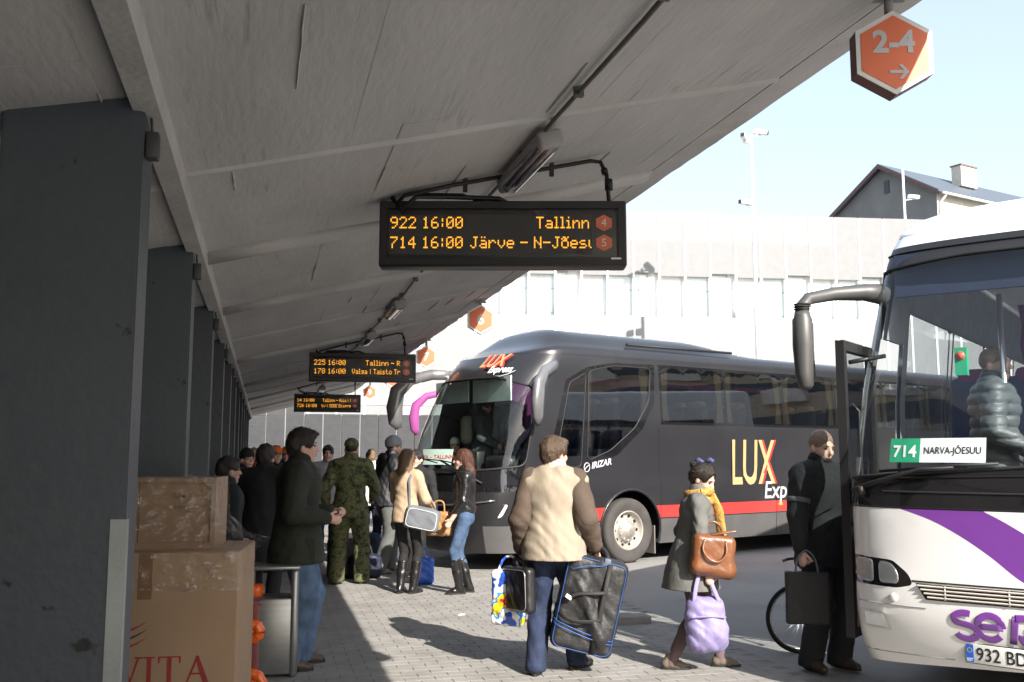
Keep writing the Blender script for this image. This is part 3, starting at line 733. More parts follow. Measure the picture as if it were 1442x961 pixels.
# ------------------------------------------------------------------ coaches
def smooth(t): t = min(1, max(0, t)); return t * t * (3 - 2 * t)
def interp(tab, z):
    for (a, va), (b, vb) in zip(tab, tab[1:]):
        if z <= b:
            if z <= a: return va
            t = (z - a) / (b - a); return va + (vb - va) * t
    return tab[-1][1]
class Hull:
    """unrolled coach skin: s runs round the plan outline from the front centre, z is height"""
    def __init__(h, w, a, n, L, rake, wid, blend=2.0):
        h.w, h.a, h.n, h.L, h.rake, h.wid, h.blend = w, a, n, L, rake, wid, blend
        N = 400; th = np.linspace(0, math.pi / 2, N)
        x = w * np.sin(th) ** (2 / n); y = a * (1 - np.cos(th) ** (2 / n))
        s = np.concatenate([[0], np.cumsum(np.hypot(np.diff(x), np.diff(y)))])
        h.ts, h.tx, h.ty = s, x, y; h.sc = s[-1]; h.smax = h.sc + L - a
    def plan(h, s):
        q = abs(s)
        if q >= h.sc: return h.w, h.a + q - h.sc
        return float(np.interp(q, h.ts, h.tx)), float(np.interp(q, h.ts, h.ty))
    def s_y(h, y): return h.sc + y - h.a if y >= h.a else float(np.interp(y, h.ty, h.ts))
    def s_x(h, x): return math.copysign(float(np.interp(abs(x), h.tx, h.ts)), x)
    def p0(h, s, z):
        x, y = h.plan(s); x *= interp(h.wid, z) / h.w
        return Vector((math.copysign(x, s), y + interp(h.rake, z) * (1 - smooth(y / h.blend)), z))
    def nrm(h, s, z):
        e = .01; a = h.p0(s + e, z) - h.p0(s - e, z); b = h.p0(s, z + e) - h.p0(s, z - e); return a.cross(b).normalized()
    def p(h, s, z, off=0.0): return h.p0(s, z) + (h.nrm(s, z) * off if off else Vector((0, 0, 0)))

def inpoly(P, poly):
    x, y = P[:, 0], P[:, 1]; r = np.zeros(len(P), bool); q = np.array(poly)
    for i in range(len(q)):
        a, b = q[i], q[i - 1]
        c = ((a[1] > y) != (b[1] > y)) & (x < (b[0] - a[0]) * (y - a[1]) / (b[1] - a[1] + 1e-12) + a[0]); r ^= c
    return r
def densify(poly, step):
    out = []
    for i in range(len(poly)):
        a, b = poly[i], poly[(i + 1) % len(poly)]; n = max(1, int(math.hypot(b[0] - a[0], b[1] - a[1]) / step))
        out += [(a[0] + (b[0] - a[0]) * t / n, a[1] + (b[1] - a[1]) * t / n) for t in range(n)]
    return out
def rounded(poly, r, n=5):
    out = []; N = len(poly)
    for i in range(N):
        p, a, b = Vector(poly[i]), Vector(poly[i - 1]), Vector(poly[(i + 1) % N])
        ra = min(r, (a - p).length * .45, (b - p).length * .45)
        u, v = p + (a - p).normalized() * ra, p + (b - p).normalized() * ra
        for k in range(n + 1):
            t = k / n; out.append(tuple((1 - t) ** 2 * u + 2 * t * (1 - t) * p + t * t * v))
    return out
def skin(h, dom, regions, root, base, holes=(), sgrid=.14, zgrid=.11, lining=None, bname='body_panel'):
    """cut the unrolled skin into the base panel and the regions (later ones win); returns {name: [objects]}"""
    polys = [densify(dom, .12)] + [densify(r[1], .10) for r in regions] + [densify(q, .08) for q in holes]
    pts = []; ed = []
    for q in polys:
        o = len(pts); pts += q; ed += [(o + i, o + (i + 1) % len(q)) for i in range(len(q))]
    A = np.array(pts); s0, s1, z0, z1 = A[:, 0].min(), A[:, 0].max(), A[:, 1].min(), A[:, 1].max()
    gs = []; s = s0 + sgrid
    while s < s1: gs.append(s); s += sgrid if abs(s) < h.sc + 1.6 else .45
    G = np.array([(a, b) for a in gs for b in np.arange(z0 + zgrid, z1, zgrid)])
    dmin = np.min(np.hypot(G[:, None, 0] - A[None, ::1, 0], G[:, None, 1] - A[None, ::1, 1]), 1)
    pts += [tuple(q) for q in G[dmin > .03]]
    r = geometry.delaunay_2d_cdt([Vector(p) for p in pts], ed, [], 0, 1e-5)
    V = np.array([tuple(v) for v in r[0]]); F = np.array([list(f) for f in r[2]])
    C = V[F].mean(1)
    own = np.full(len(F), -1); own[~inpoly(C, dom)] = -9
    for i, q in enumerate(regions): own[inpoly(C, q[1]) & (own > -9)] = i
    for q in holes: own[inpoly(C, q)] = -9
    P = [h.p(a, b) for a, b in V]
    def sub(mask, off=0.0):
        f = F[mask]; u = np.unique(f); mp = {int(k): i for i, k in enumerate(u)}
        vv = [P[k] if not off else h.p(V[k][0], V[k][1], off) for k in u]
        return MB().raw(vv, [tuple(mp[int(k)] for k in t) for t in f], True)
    out = {}
    body = sub(own == -1).build(bname, base, root); out['body'] = [body]
    if lining is not None: sub(own == -1, -.035).build('lining', lining, root)
    for i, q in enumerate(regions):
        if (own == i).any():
            par = out[q[3]][0] if len(q) > 3 and q[3] else root
            out.setdefault(q[0], []).append(sub(own == i).build(q[0], q[2], par))
    return out
def on_skin(h, v, f, s, z, m, parent, name='lettering', off=.006, flip=1):
    return MB().raw([h.p(s + flip * p[0], z + p[1], off) for p in v], f).build(name, m, parent)
def seal(h, poly, r, m, parent, off=.002, name='seal', closed=True):
    q = densify(poly, .09) if closed else densify(poly, .09)[:-max(1, int(math.hypot(poly[0][0] - poly[-1][0], poly[0][1] - poly[-1][1]) / .09))] + [poly[-1]]; q = [h.p(a, b, off) for a, b in q]
    if closed: q = q + [q[0], q[1]]
    return MB().tube(q, r, 5, False).build(name, m, parent)
def roof_of(h, zs, dome, root, m, front=1.4, hump=None, p=.62, name='roof'):
    ys = list(np.concatenate([np.linspace(0, 1, 14) ** 2.2 * 1.2, np.arange(1.5, h.L, .45), [h.L]]))
    ys[0] = .0005; rings = []
    for y0 in ys:
        s = h.s_y(y0); b = h.p0(s, zs); X = max(b.x, .02)
        hh = dome * smooth(min(1, (y0 / front)) ** .6) if y0 < front else dome
        hu = 0
        if hump: hu = hump[0] * smooth((y0 - hump[1]) / hump[2]) * (1 - smooth((y0 - hump[3]) / hump[4]))
        rg = []
        for k in range(25):
            t = math.pi * k / 24; c, sn = math.cos(t), math.sin(t)
            x = X * math.copysign(abs(c) ** .75, c); e = max(0, 1 - (abs(x) / X / .86) ** 4)
            rg.append(Vector((x, b.y, zs + hh * sn ** p + hu * e ** .8)))
        rings.append(rg)
    q = MB(); q.loft(rings, False, True, False); return q.build(name, m, root)
tyre_m = mat('tyre_rubber', (.055, .05, .046), .85, var=.2, bump=.2)
rim_m = mat('dusty_steel_rim', (.36, .33, .29), .55, .3, var=.15, stain=(.2, .17, .14), sscale=9)
steel = mat('bright_steel', (.6, .6, .6), .3, .9)
def wheel(root, x, y, R=.48, side=1):
    M = T(x, y, R - .014) @ RY(90 * side)
    q = MB(); q.lathe([(.29, -.13), (.34, -.14), (R - .05, -.14), (R - .01, -.12), (R, -.08), (R, .08), (R - .01, .12), (R - .05, .14), (.36, .135), (.29, .11)], 36, M); t = q.build('wheel', tyre_m, root)
    q = MB(); q.lathe([(.30, .10), (.285, .125), (.27, .11), (.25, .05), (.19, .03), (.165, .075), (.15, .10), (.10, .105), (.085, .14), (.0, .145)], 32, M); rim = q.build('rim', rim_m, t)
    q = MB()
    for k in range(10):
        a = 2 * math.pi * k / 10; q.lathe([(.016, .07), (.016, .105), (.0, .11)], 6, M @ T(.145 * math.cos(a), .145 * math.sin(a), 0))
    q.build('wheel_nut', steel, t, kind='stuff')
    q = MB()
    for k in range(10):
        a = 2 * math.pi * (k + .5) / 10; q.lathe([(.026, .047), (.0, .0475)], 8, M @ T(.222 * math.cos(a), .222 * math.sin(a), 0))
    q.build('vent_hole', blk, t, kind='stuff')
    return t
seat_m = mat('coach_seat_cloth', (.10, .10, .12), .85, var=.2)
head_m = mat('seat_headrest_tan', (.45, .36, .20), .7)
head_w = mat('seat_headrest_white', (.55, .56, .55), .7)
def seat(root, x, y, z, m=None, hm=None, face=-1):
    q = MB(); q.rbox((x, y, z + .42), (.46, .46, .14), .05); q.rbox((x, y + .24, z + .82), (.46, .13, .78), .055, RX(-8)); o = q.build('seat', m or seat_m, root)
    q = MB(); q.rbox((x, y + .30, z + 1.16), (.34, .145, .24), .05, RX(-8)); q.build('headrest', hm or head_m, o)
def steering(root, x, y, z):
    M = T(x, y, z) @ RX(-58); q = MB()
    ring = [M @ Vector((.22 * math.cos(a), .22 * math.sin(a), 0)) for a in np.linspace(0, 2 * math.pi, 25)]
    q.tube(ring, .014, 6, False)
    for a in (90, 210, 330): q.tube([M @ Vector((0, 0, -.02)), M @ Vector((.21 * math.cos(RAD(a)), .21 * math.sin(RAD(a)), 0))], .012, 5)
    q.tube([M @ Vector((0, 0, -.02)), M @ Vector((0, 0, -.35))], .03, 6); q.build('steering_wheel', blk_pl, root)
def curtain(root, pts_s, h, z0, z1, m):
    q = MB(); rings = []
    for k, (zz, ww) in enumerate(((z0, 1), (z0 + (z1 - z0) * .35, .55), (z0 + (z1 - z0) * .6, .8), (z1, 1.1))):
        row = []
        for i in range(9):
            s = pts_s[0] + (i / 8 - .5) * pts_s[1] * ww; row.append(h.p(s, zz, -.05 - .03 * (i % 2)))
        rings.append(row)
    q.loft(rings, False, True, False); return q.build('curtain', m, root)

# ---- the dark coach
graph = mat('graphite_coach_paint', (.0175, .0172, .0195), .34, .1, var=.12, scale=1.2, coat=.35, stain=(.025, .024, .024), sscale=.9)
graph_d = mat('dusty_lower_skirt', (.085, .082, .080), .55, .1, var=.12, scale=3, coat=.1)
red_p = mat('red_stripe_paint', (.62, .035, .03), .35, coat=.6, var=.05)
gold = mat('gold_lettering', (.43, .275, .125), .45, var=.04)
silver = mat('silver_lettering', (.42, .42, .44), .4, var=.04)
redl = mat('red_lettering', (.65, .03, .03), .4)
g_wind = glass('windscreen_glass', (.80, .87, .85), 1.5)
g_side = glass('tinted_side_glass', (.17, .175, .18), 4.4)
blackglass = mat('black_glass_band', (.008, .008, .009), .06, coat=1.0, var=.02)
rubber = mat('black_rubber', (.012, .012, .012), .6)
liner = mat('coach_lining_dark', (.035, .035, .04), .8)
amber = mat('amber_lamp', (.75, .28, .02), .3)
lampc = mat('lamp_lens_clear', (.75, .75, .75), .12, .3)
def sweep_mirror(root, pts, rs, m, glassm=None, name='mirror', flat=.62):
    q = MB(); q.tube(pts, rs, 14, True, flat); return q.build(name, m, root)

def dark_coach(loc, ang, label, paint, full=True):
    h = Hull(1.25, .95, 2.35, 12.4, [(.25, .10), (.6, .02), (.95, 0), (1.35, .05), (1.9, .22), (2.5, .50), (2.8, .68), (3.05, .90)],
             [(.25, 1.235), (.6, 1.265), (1.17, 1.275), (1.25, 1.25), (2.0, 1.245), (2.9, 1.20), (3.05, 1.175)], 2.6)
    root = thing('coach', label, 'coach', (loc[0], loc[1], 0), -RAD(ang))
    S = h.s_y; zs = 3.05
    arch = lambda yc, R=.60: [(S(yc) + R * math.cos(t), max(.2, .47 + R * math.sin(t))) for t in np.linspace(math.pi, 0, 17)] + [(S(yc) + R, .2), (S(yc) - R, .2)]
    dom = [(-h.smax, .25), (h.smax, .25), (h.smax, zs), (-h.smax, zs)]
    reg = []; wins = []
    def both(name, poly, m, both_=True, par=None):
        reg.append((name, poly, m, par))
        if both_: reg.append((name, [(-a, b) for a, b in reversed(poly)], m, par))
    ws = [(-S(.70), 1.44), (-.6, 1.34), (.6, 1.34), (S(.82), 1.44), (S(.80), 2.05), (S(.62), 2.55), (.75, 2.70), (-.75, 2.70), (-S(.60), 2.55), (-S(.72), 2.05)]
    ws = rounded(ws, .12)
    wcow = rounded([(-S(.6), 1.08), (S(.7), 1.08), (S(.84), 1.49), (-S(.72), 1.49)], .08)
    both('lower_skirt', [(S(.3), .2), (h.smax, .2), (h.smax, .62), (S(.3), .62)], graph_d)
    both('red_stripe', [(S(1.05), .64), (h.smax, .64), (h.smax, .82), (S(1.05), .82)], red_p if full else paint)
    reg.append(('cowl_panel', wcow, blackglass, None))
    # black glass field that sweeps down round the front side windows
    field = [(S(1.22), 1.30), (S(1.95), 1.32), (S(2.6), 1.60), (S(3.1), 1.98), (S(3.38), 2.4), (S(3.42), 2.99), (S(2.6), 2.98), (S(1.9), 2.88), (S(1.35), 2.68)]
    both('black_field', field, blackglass)
    drv = rounded([(S(1.36), 1.40), (S(1.86), 1.42), (S(1.90), 2.80), (S(1.46), 2.64)], .07)
    big = rounded([(S(1.98), 1.50), (S(2.45), 1.66), (S(2.95), 2.0), (S(3.26), 2.40), (S(3.33), 2.93), (S(2.6), 2.93), (S(1.97), 2.83)], .10)
    for q in (drv, big): both('side_window', q, g_side); wins.append(q)
    both('black_field', [(S(3.50), 2.06), (S(11.9), 2.06), (S(11.9), 3.0), (S(3.50), 3.0)], blackglass)
    y = 3.55
    while y < 11:
        q = rounded([(S(y), 2.10), (S(y + 1.42), 2.10), (S(y + 1.42), 2.96), (S(y), 2.96)], .05)
        both('side_window', q, g_side); wins.append(q); y += 1.47
    reg.append(('windscreen', ws, g_wind, None))
    holes = [arch(2.82), [(-a, b) for a, b in arch(2.82)], arch(8.9), [(-a, b) for a, b in arch(8.9)]]
    skin(h, dom, reg, root, paint, holes, lining=liner)
    roof_of(h, zs, .27, root, paint, 1.5, (.20, .5, 1.0, 4.6, 1.6))
    # rear end, floor and inner wheel boxes
    q = MB(); rz = np.linspace(.25, zs, 12); q.loft([[Vector((-interp(h.wid, z), h.L, z)), Vector((interp(h.wid, z), h.L, z))] for z in rz], False, True, False); q.build('rear_panel', paint, root)
    q = MB(); q.bbox((-1.15, 1.0, 1.15), (1.15, 12.2, 1.19)); q.bbox((-1.1, .75, .3), (1.1, 12.2, .34)); q.build('floor', liner, root)
    seal(h, ws, .016, rubber, root)
    for q in wins[:2]: seal(h, q, .009, rubber, root)
    for yc in (2.82, 8.9):
        a = [(S(yc) + .605 * math.cos(t), .47 + .605 * math.sin(t)) for t in np.linspace(math.pi + .35, -.35, 24)]
        seal(h, a, .022, paint, root, .004, 'arch_trim', False)
        for sx in (1, -1):
            w_ = wheel(root, sx * 1.10, yc, .48, sx)
            q = MB(); q.bbox((sx * .75, yc - .66, .2), (sx * .78, yc + .66, 1.1)); q.bbox((sx * .78, yc - .66, 1.09), (sx * 1.2, yc + .66, 1.13)); q.bbox((sx * .78, yc + .63, .35), (sx * 1.2, yc + .66, 1.09)); q.bbox((sx * .78, yc - .66, .35), (sx * 1.2, yc - .63, 1.09)); q.build('wheel_box', rubber, root)
            if full and sx == 1: q = MB(); q.bbox((sx * .98, yc + .5, .10), (sx * 1.24, yc + .515, .52)); q.build('mud_flap', mat('dusty_flap', (.22, .20, .18), .9), root)
    # mirrors reach forward from the top corners and hang down
    mir_m = mat('mirror_shell_grey', (.16, .16, .165), .3, .3, coat=.6)
    e = h.p(S(.55), 2.86)
    for sx in (1, -1):
        MIRP = ((1.06, 1.62, 2.93), (1.24, 1.38, 2.86), (1.38, 1.12, 2.76), (1.45, .97, 2.58), (1.46, .93, 2.34), (1.45, .94, 2.12), (1.43, .97, 2.0)) if sx > 0 else ((.98, 1.15, 2.86), (1.18, .80, 2.87), (1.35, .50, 2.79), (1.45, .32, 2.60), (1.47, .28, 2.34), (1.46, .30, 2.10), (1.44, .34, 2.0))
        sweep_mirror(root, [(sx * p[0], p[1], p[2]) for p in MIRP], [r_ * (1 if full else .78) for r_ in (.075, .085, .095, .125, .135, .115, .05)], mir_m if full else paint)
    # front details
    for sx in (1, -1):
        q = MB(); o_ = h.p(sx * h.s_x(.98), .78, .004); n_ = h.nrm(sx * h.s_x(.98), .78)
        pl = rounded([(h.s_x(.72), .66), (h.s_x(1.16), .74), (h.s_x(1.20), .92), (h.s_x(.9), .88)], .05)
        v = [h.p(sx * a, b, .006) for a, b in pl]; q.raw(v, [tuple(range(len(v))) if sx > 0 else tuple(reversed(range(len(v))))]); q.build('headlight', lampc, root)
    q = MB(); q.tube([h.p(s, .98 - .10 * math.cos(s / 1.2 * 1.4), .012) for s in np.linspace(-1.25, 1.25, 24)], .014, 6); q.build('grille_bar', mat('dark_chrome', (.25, .25, .26), .25, .8), root)
    if not full: return root, h
    for (sa, za, sb, zb) in ((-.95, 1.22, -.2, 1.52), (1.05, 1.2, .30, 1.50)):
        q = MB(); q.tube([h.p(sa, za, .02), h.p((sa + sb) / 2, (za + zb) / 2 + .02, .05), h.p(sb, zb, .04)], .014, 6); q.tube([h.p(sb - .42, zb + .02, .03), h.p(sb, zb, .045), h.p(sb + .42, zb - .05, .03)], .010, 5); q.build('wiper', rubber, root)
    # plate
    q = MB(); c = h.p(-.22, .62, .03); q.box(c, (.52, .02, .115)); pl = q.build('number_plate', mat('plate_white', (.8, .8, .78), .4), root)
    q = MB(); q.box(c + Vector((-.235, -.012, 0)), (.05, .004, .112)); q.build('plate_band', mat('eu_blue', (.02, .10, .45), .4), pl)
    # lettering on the flank
    sx0 = S(5.02)
    for tx, m, off, dz in (('LUX', redl, .004, 0), ('LUX', gold, .0075, 0)):
        v, f = text_geo(tx, 1.0, sx=.62, shear=.12, bold=.012)
        w_ = max(p[0] for p in v); hh = max(p[1] for p in v)
        v = [(p[0] / w_ * 1.14 + (.05 if m is redl else 0), p[1] / hh * .72, 0) for p in v]
        if m is redl: f = [t_ for t_ in f if min(v[i][0] for i in t_) > .70]
        on_skin(h, v, f, sx0, 1.12, m, root, off=off)
    v, f = text_geo('Express', 1.0, sx=.8, shear=.12, bold=.012); w_ = max(p[0] for p in v)
    on_skin(h, [(p[0] / w_ * 1.25, p[1] * .40, 0) for p in v], f, S(5.82), .87, silver, root, off=.006)
    # forehead lettering
    rz = [Vector((0, 0, 0))]
    def fore(v, f, x0, z0, m, name='lettering'):
        return MB().raw([h.p(x0 + p[0], z0 + p[1], .036 if m is gold else .03) for p in v], f).build(name, m, root)
    for m, dx, dz in ((redl, .022, -.006), (gold, 0, 0)):
        v, f = text_geo('LUX', .26, sx=.9, shear=.2, bold=.008); fore([(p[0] + dx, p[1] + dz, 0) for p in v] if m is gold else [(p[0] + dx, p[1] + dz, 0) for p in v], f, .34, 2.84, m).location = (0, -.004 if m is gold else .0, .012 if m is gold else .008)
    v, f = text_geo('Express', .13, shear=.2, bold=.004); fore(v, f, .60, 2.75, mat('pale_lettering', (.7, .7, .72), .4)).location = (0, -.02, .01)
    q = MB(); q.tube([h.p(a, 2.66 + b, .035) for a, b in ((.72, .05), (.84, .035), (.96, .07), (1.05, .12))], [.004, .01, .008, .003], 5); q.build('swoosh', silver, root)
    # maker badge
    v, f = text_geo('IRIZAR', .13, bold=.004, shear=.15); on_skin(h, [(p[0], p[1] + p[0] * .16, 0) for p in v], f, S(2.06), 1.39, silver, root, 'maker_lettering', .006)
    ring = [(S(1.97) + .055 * math.cos(t), 1.41 + .065 * math.sin(t)) for t in np.linspace(0, 2 * math.pi, 17)[:-1]]
    seal(h, ring, .008, silver, root, .006, 'maker_emblem'); seal(h, [(S(1.93), 1.38), (S(1.97), 1.42), (S(2.02), 1.45)], .007, silver, root, .007, 'maker_emblem', False)
    # lamps on the flank
    for y_, z_ in ((1.62, .92), (1.75, .735), (6.25, .76)):
        q = MB(); q.rbox((0, 0, 0), (.012, .10, .045), .005); o = q.build('side_lamp', amber, root); o.location = h.p(S(y_), z_, .004)
    # panel seams
    for y_ in (3.44, 1.1, 6.15): seal(h, [(S(y_), .28), (S(y_), 2.02 if y_ > 3 else 1.28)], .004, blk, root, .0015, 'panel_seam', False)
    # roof rail and roof marker lamps
    q = MB(); q.tube([(1.02, 3.0, 3.30), (1.02, 5.4, 3.31)], .022, 6); q.build('roof_rail', rubber, root)
    for sx in (-.9, .62): q = MB(); q.rbox((0, 0, 0), (.12, .04, .05), .015); o = q.build('marker_lamp', lampc, root); o.location = h.p(sx, 2.80, .012)
    # cab and saloon
    q = MB(); q.rbox((0, .95, 1.28), (2.2, .5, .22), .08); q.rbox((.62, .98, 1.45), (.62, .34, .26), .07); q.build('dashboard', blk_pl, root)
    steering(root, .62, 1.12, 1.62)
    seat(root, .62, 1.55, 1.05, hm=head_m)
    q = MB(); q.rbox((-.05, .85, 1.50), (.5, .2, .3), .03); q.build('ticket_machine', blk_pl, root)
    q = MB(); q.bbox((-1.02, .78, 2.38), (-.08, .80, 2.72)); q.build('sun_blind', mat('sun_blind_green', (.58, .68, .63), .7), root)
    q = MB(); q.bbox((.02, .80, 2.36), (1.0, .82, 2.72)); q.build('sun_blind', MATS['sun_blind_green'], root)
    q = MB(); q.box((0, 0, 0), (.52, .012, .24)); o = q.build('destination_card', mat('card_pale', (.62, .70, .66), .6), root); o.location = (-.28, .36, 1.56); o.rotation_euler = (RAD(-18), 0, RAD(28))
    v, f = text_geo('RIIA – TALLINN', .085, align='CENTER', bold=.002); MB().raw([(p[0], -.008, p[1] - .03) for p in v], f).build('card_lettering', redl, o)
    cur = mat('cream_curtain', (.55, .44, .24), .85)
    for y_ in (2.02, 3.22): curtain(root, (S(y_), .18), h, 1.7 if y_ < 3 else 2.2, 2.9, cur)
    y = 3.62
    while y < 11.2:
        curtain(root, (S(y + .02), .2), h, 2.12, 2.95, cur); curtain(root, (S(y + 1.30), .22), h, 2.12, 2.95, cur); y += 1.47
    for i in range(9):
        for x in (.85, .40, -.85, -.40): seat(root, x, 2.5 + i * .95, 1.19)
    return root, h
LA = 69.0
lA = Vector((math.sin(RAD(LA)), math.cos(RAD(LA)), 0)); lN = Vector((math.cos(RAD(LA)), -math.sin(RAD(LA)), 0))
lorg = Vector((2.726, 12.657, 0)) - 1.25 * lN
lux, luxh = dark_coach(lorg, LA, 'dark graphite coach with gold LUX lettering and a red side stripe', graph)
pur = mat('magenta_coach_paint', (.30, .07, .24), .3, coat=.8, var=.04)
lorg2 = lorg + Vector((-.28, 3.9, 0)) + lA * 1.35
dark_coach(lorg2, LA, 'magenta coach parked behind the dark coach, mostly hidden with its mirror showing', pur, False)
# ---- the white and purple coach
white_p = mat('white_coach_paint', (.70, .70, .695), .28, coat=.7, var=.04, scale=2, stain=(.61, .605, .59), sscale=1.6)
purple = mat('purple_coach_paint', (.16, .045, .27), .3, coat=.7, var=.04)
green_c = mat('card_green', (.02, .32, .16), .5)
cardw = mat('card_white', (.78, .78, .76), .5)
inkb = mat('black_ink', (.015, .015, .015), .5)
SA = 51.0
sA = Vector((math.sin(RAD(SA)), math.cos(RAD(SA)), 0)); sN = Vector((math.cos(RAD(SA)), -math.sin(RAD(SA)), 0))
sorg = Vector((3.66, 5.63, 0)) + 1.25 * sN
def white_coach():
    h = Hull(1.25, .32, 3.2, 11.8, [(.22, .16), (.4, .06), (.62, .0), (.95, .03), (1.25, .05), (1.45, .10), (2.2, .38), (2.98, .76), (3.14, .88), (3.24, .98)],
             [(.22, 1.19), (.4, 1.225), (1.3, 1.25), (2.0, 1.23), (3.1, 1.12), (3.24, 1.08)], 1.6)
    root = thing('coach', 'white coach with purple swoosh and open door, parked closest to the camera on the right', 'coach', (sorg.x, sorg.y, 0), -RAD(SA))
    S = h.s_y; X = h.s_x; zs = 3.23
    P = lambda x: X(x - 1.25) if x < 2.5 else X(1.249)      # from distance to the door-side corner
    dom = [(-h.smax, .24), (-S(.3), .25), (P(.6), .30), (P(1.25), .33), (P(1.9), .30), (S(.3), .25), (h.smax, .24), (h.smax, zs), (-h.smax, zs)]
    reg = []
    sw = [(P(x), z) for x, z in sm([(.36, 1.255), (.55, 1.19), (.72, 1.10), (.88, .99), (1.02, .875), (1.12, .815)], 5)] + [(P(x), z) for x, z in sm([(1.62, .815), (1.38, .93), (1.17, 1.07), (.98, 1.19), (.86, 1.255)], 5)]
    reg.append(('purple_swoosh', sw, purple))
    cow = [(-S(.9), 1.255), (S(.9), 1.255), (S(.9), 1.47), (P(1.9), 1.50), (P(1.25), 1.52), (P(.6), 1.48), (-S(.9), 1.42)]
    reg.append(('cowl_panel', cow, blackglass))
    ws = rounded([(-S(.36), 1.43), (P(.6), 1.49), (P(1.25), 1.53), (P(1.9), 1.49), (S(.36), 1.43), (S(.40), 2.0), (S(.30), 2.93), (P(1.9), 2.99), (P(.6), 2.99), (-S(.30), 2.93), (-S(.40), 2.0)], .08)
    vis = [(-S(.6), 2.93), (S(.6), 2.93), (S(.6), 3.13), (-S(.6), 3.13)]
    reg.append(('visor_band', vis, mat('visor_black', (.012, .012, .014), .45)))
    reg.append(('pillar_band', [(-S(.62), 1.40), (-S(.30), 1.40), (-S(.26), 3.0), (-S(.62), 3.0)], blackglass)); reg.append(('pillar_band', [(S(.30), 1.40), (S(.62), 1.40), (S(.62), 3.0), (S(.26), 3.0)], blackglass))
    reg.append(('windscreen', ws, glass('clear_windscreen_glass', (.90, .94, .95), 1.15)))
    for sg in (1, -1):
        y = 1.55
        while y < 10.8:
            q = rounded([(sg * S(y), 1.62), (sg * S(y + 1.5), 1.62), (sg * S(y + 1.5), 2.72), (sg * S(y), 2.72)], .06); reg.append(('side_window', q, glass('light_side_glass', (.78, .82, .83), 1.2))); y += 1.56
        for yc in (2.6, 8.4): pass
    q = rounded([(S(.66), 1.5), (S(1.46), 1.5), (S(1.46), 2.72), (S(.7), 2.72)], .05); reg.append(('side_window', q, MATS['light_side_glass']))
    arch = lambda yc, sg, R=.58: [(sg * (S(yc) + R * math.cos(t)), max(.2, .47 + R * math.sin(t))) for t in np.linspace(math.pi, 0, 15)] + [(sg * (S(yc) + R), .2), (sg * (S(yc) - R), .2)]
    door = [(-S(.58), .2), (-S(1.40), .2), (-S(1.40), 2.45), (-S(.58), 2.45)]
    # headlamp, fog lamp and grille openings
    hl = rounded([(-S(.20), .765), (P(.32), .76), (P(.425), .785), (P(.40), .85), (P(.30), .93), (-S(.20), .945)], .03)
    fog = rounded([(P(.05), .49), (P(.27), .485), (P(.235), .60), (P(.05), .61)], .02)
    gr = [(P(.44), .80), (P(.50), .705), (P(2.0), .705), (P(2.06), .80)]
    mir_ = lambda q: [(-a, b) for a, b in reversed(q)]
    reg += [('headlight_surround', hl, blackglass), ('headlight_surround', mir_(hl), blackglass), ('grille_recess', gr, blk)]
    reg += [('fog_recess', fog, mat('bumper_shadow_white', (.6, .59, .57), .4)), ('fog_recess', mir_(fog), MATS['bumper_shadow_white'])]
    lampA = rounded([(-S(.17), .785), (P(.165), .782), (P(.165), .925), (-S(.17), .93)], .03); lampB = rounded([(P(.205), .782), (P(.335), .785), (P(.33), .86), (P(.285), .915), (P(.205), .922)], .035); lampC = rounded([(P(.085), .505), (P(.235), .50), (P(.215), .588), (P(.085), .595)], .02)
    lh = [q_ for l_ in (lampA, lampB, lampC) for q_ in (l_, mir_(l_))]
    skin(h, dom, reg, root, white_p, [arch(2.6, 1), arch(2.6, -1), arch(8.4, 1), arch(8.4, -1), door] + lh, lining=mat('coach_lining_grey', (.26, .27, .29), .8), sgrid=.09, zgrid=.08)
    roof_of(h, zs, .22, root, white_p, .9, (.12, 1.5, 1, 6, 1.5))
    q = MB(); rz = np.linspace(.24, zs, 12); q.loft([[Vector((-interp(h.wid, z), h.L, z)), Vector((interp(h.wid, z), h.L, z))] for z in rz], False, True, False); q.build('rear_panel', white_p, root)
    seal(h, ws, .014, rubber, root)
    # seams of the front panels
    seal(h, [(P(.42), .812), (P(2.08), .812)], .005, blk, root, .001, 'panel_seam', False)
    seal(h, [(-S(.25), .66), (P(.05), .655), (P(.5), .655)], .003, mat('seam_grey', (.35, .35, .34), .6), root, .0005, 'panel_seam', False)
    seal(h, [(-S(.25), .335), (P(.3), .345), (P(.63), .35)], .004, MATS['seam_grey'], root, .0005, 'panel_seam', False)
    seal(h, [(-S(.9), 1.262), (S(.9), 1.262)], .005, blk, root, .001, 'panel_seam', False)
    for zz in (1.36,): seal(h, [(P(.25), zz), (P(2.25), zz)], .008, rubber, root, .004, 'cowl_rib', False)
    seal(h, [(-S(.7), 1.425), (P(.6), 1.455), (P(1.25), 1.47), (P(1.9), 1.455), (S(.7), 1.425)], .006, blk, root, .004, 'cowl_rib', False)
    seal(h, [(-S(.5), 3.07), (S(.5), 3.07)], .007, blk, root, .006, 'cowl_rib', False)
    # headlamps: reflector bowls behind ribbed lenses
    refl = mat('lamp_reflector', (.88, .89, .90), .2, .7, bump=.06, bscale=70)
    lens = glass('lamp_lens_glass', (.93, .94, .95), 1.4, .05)
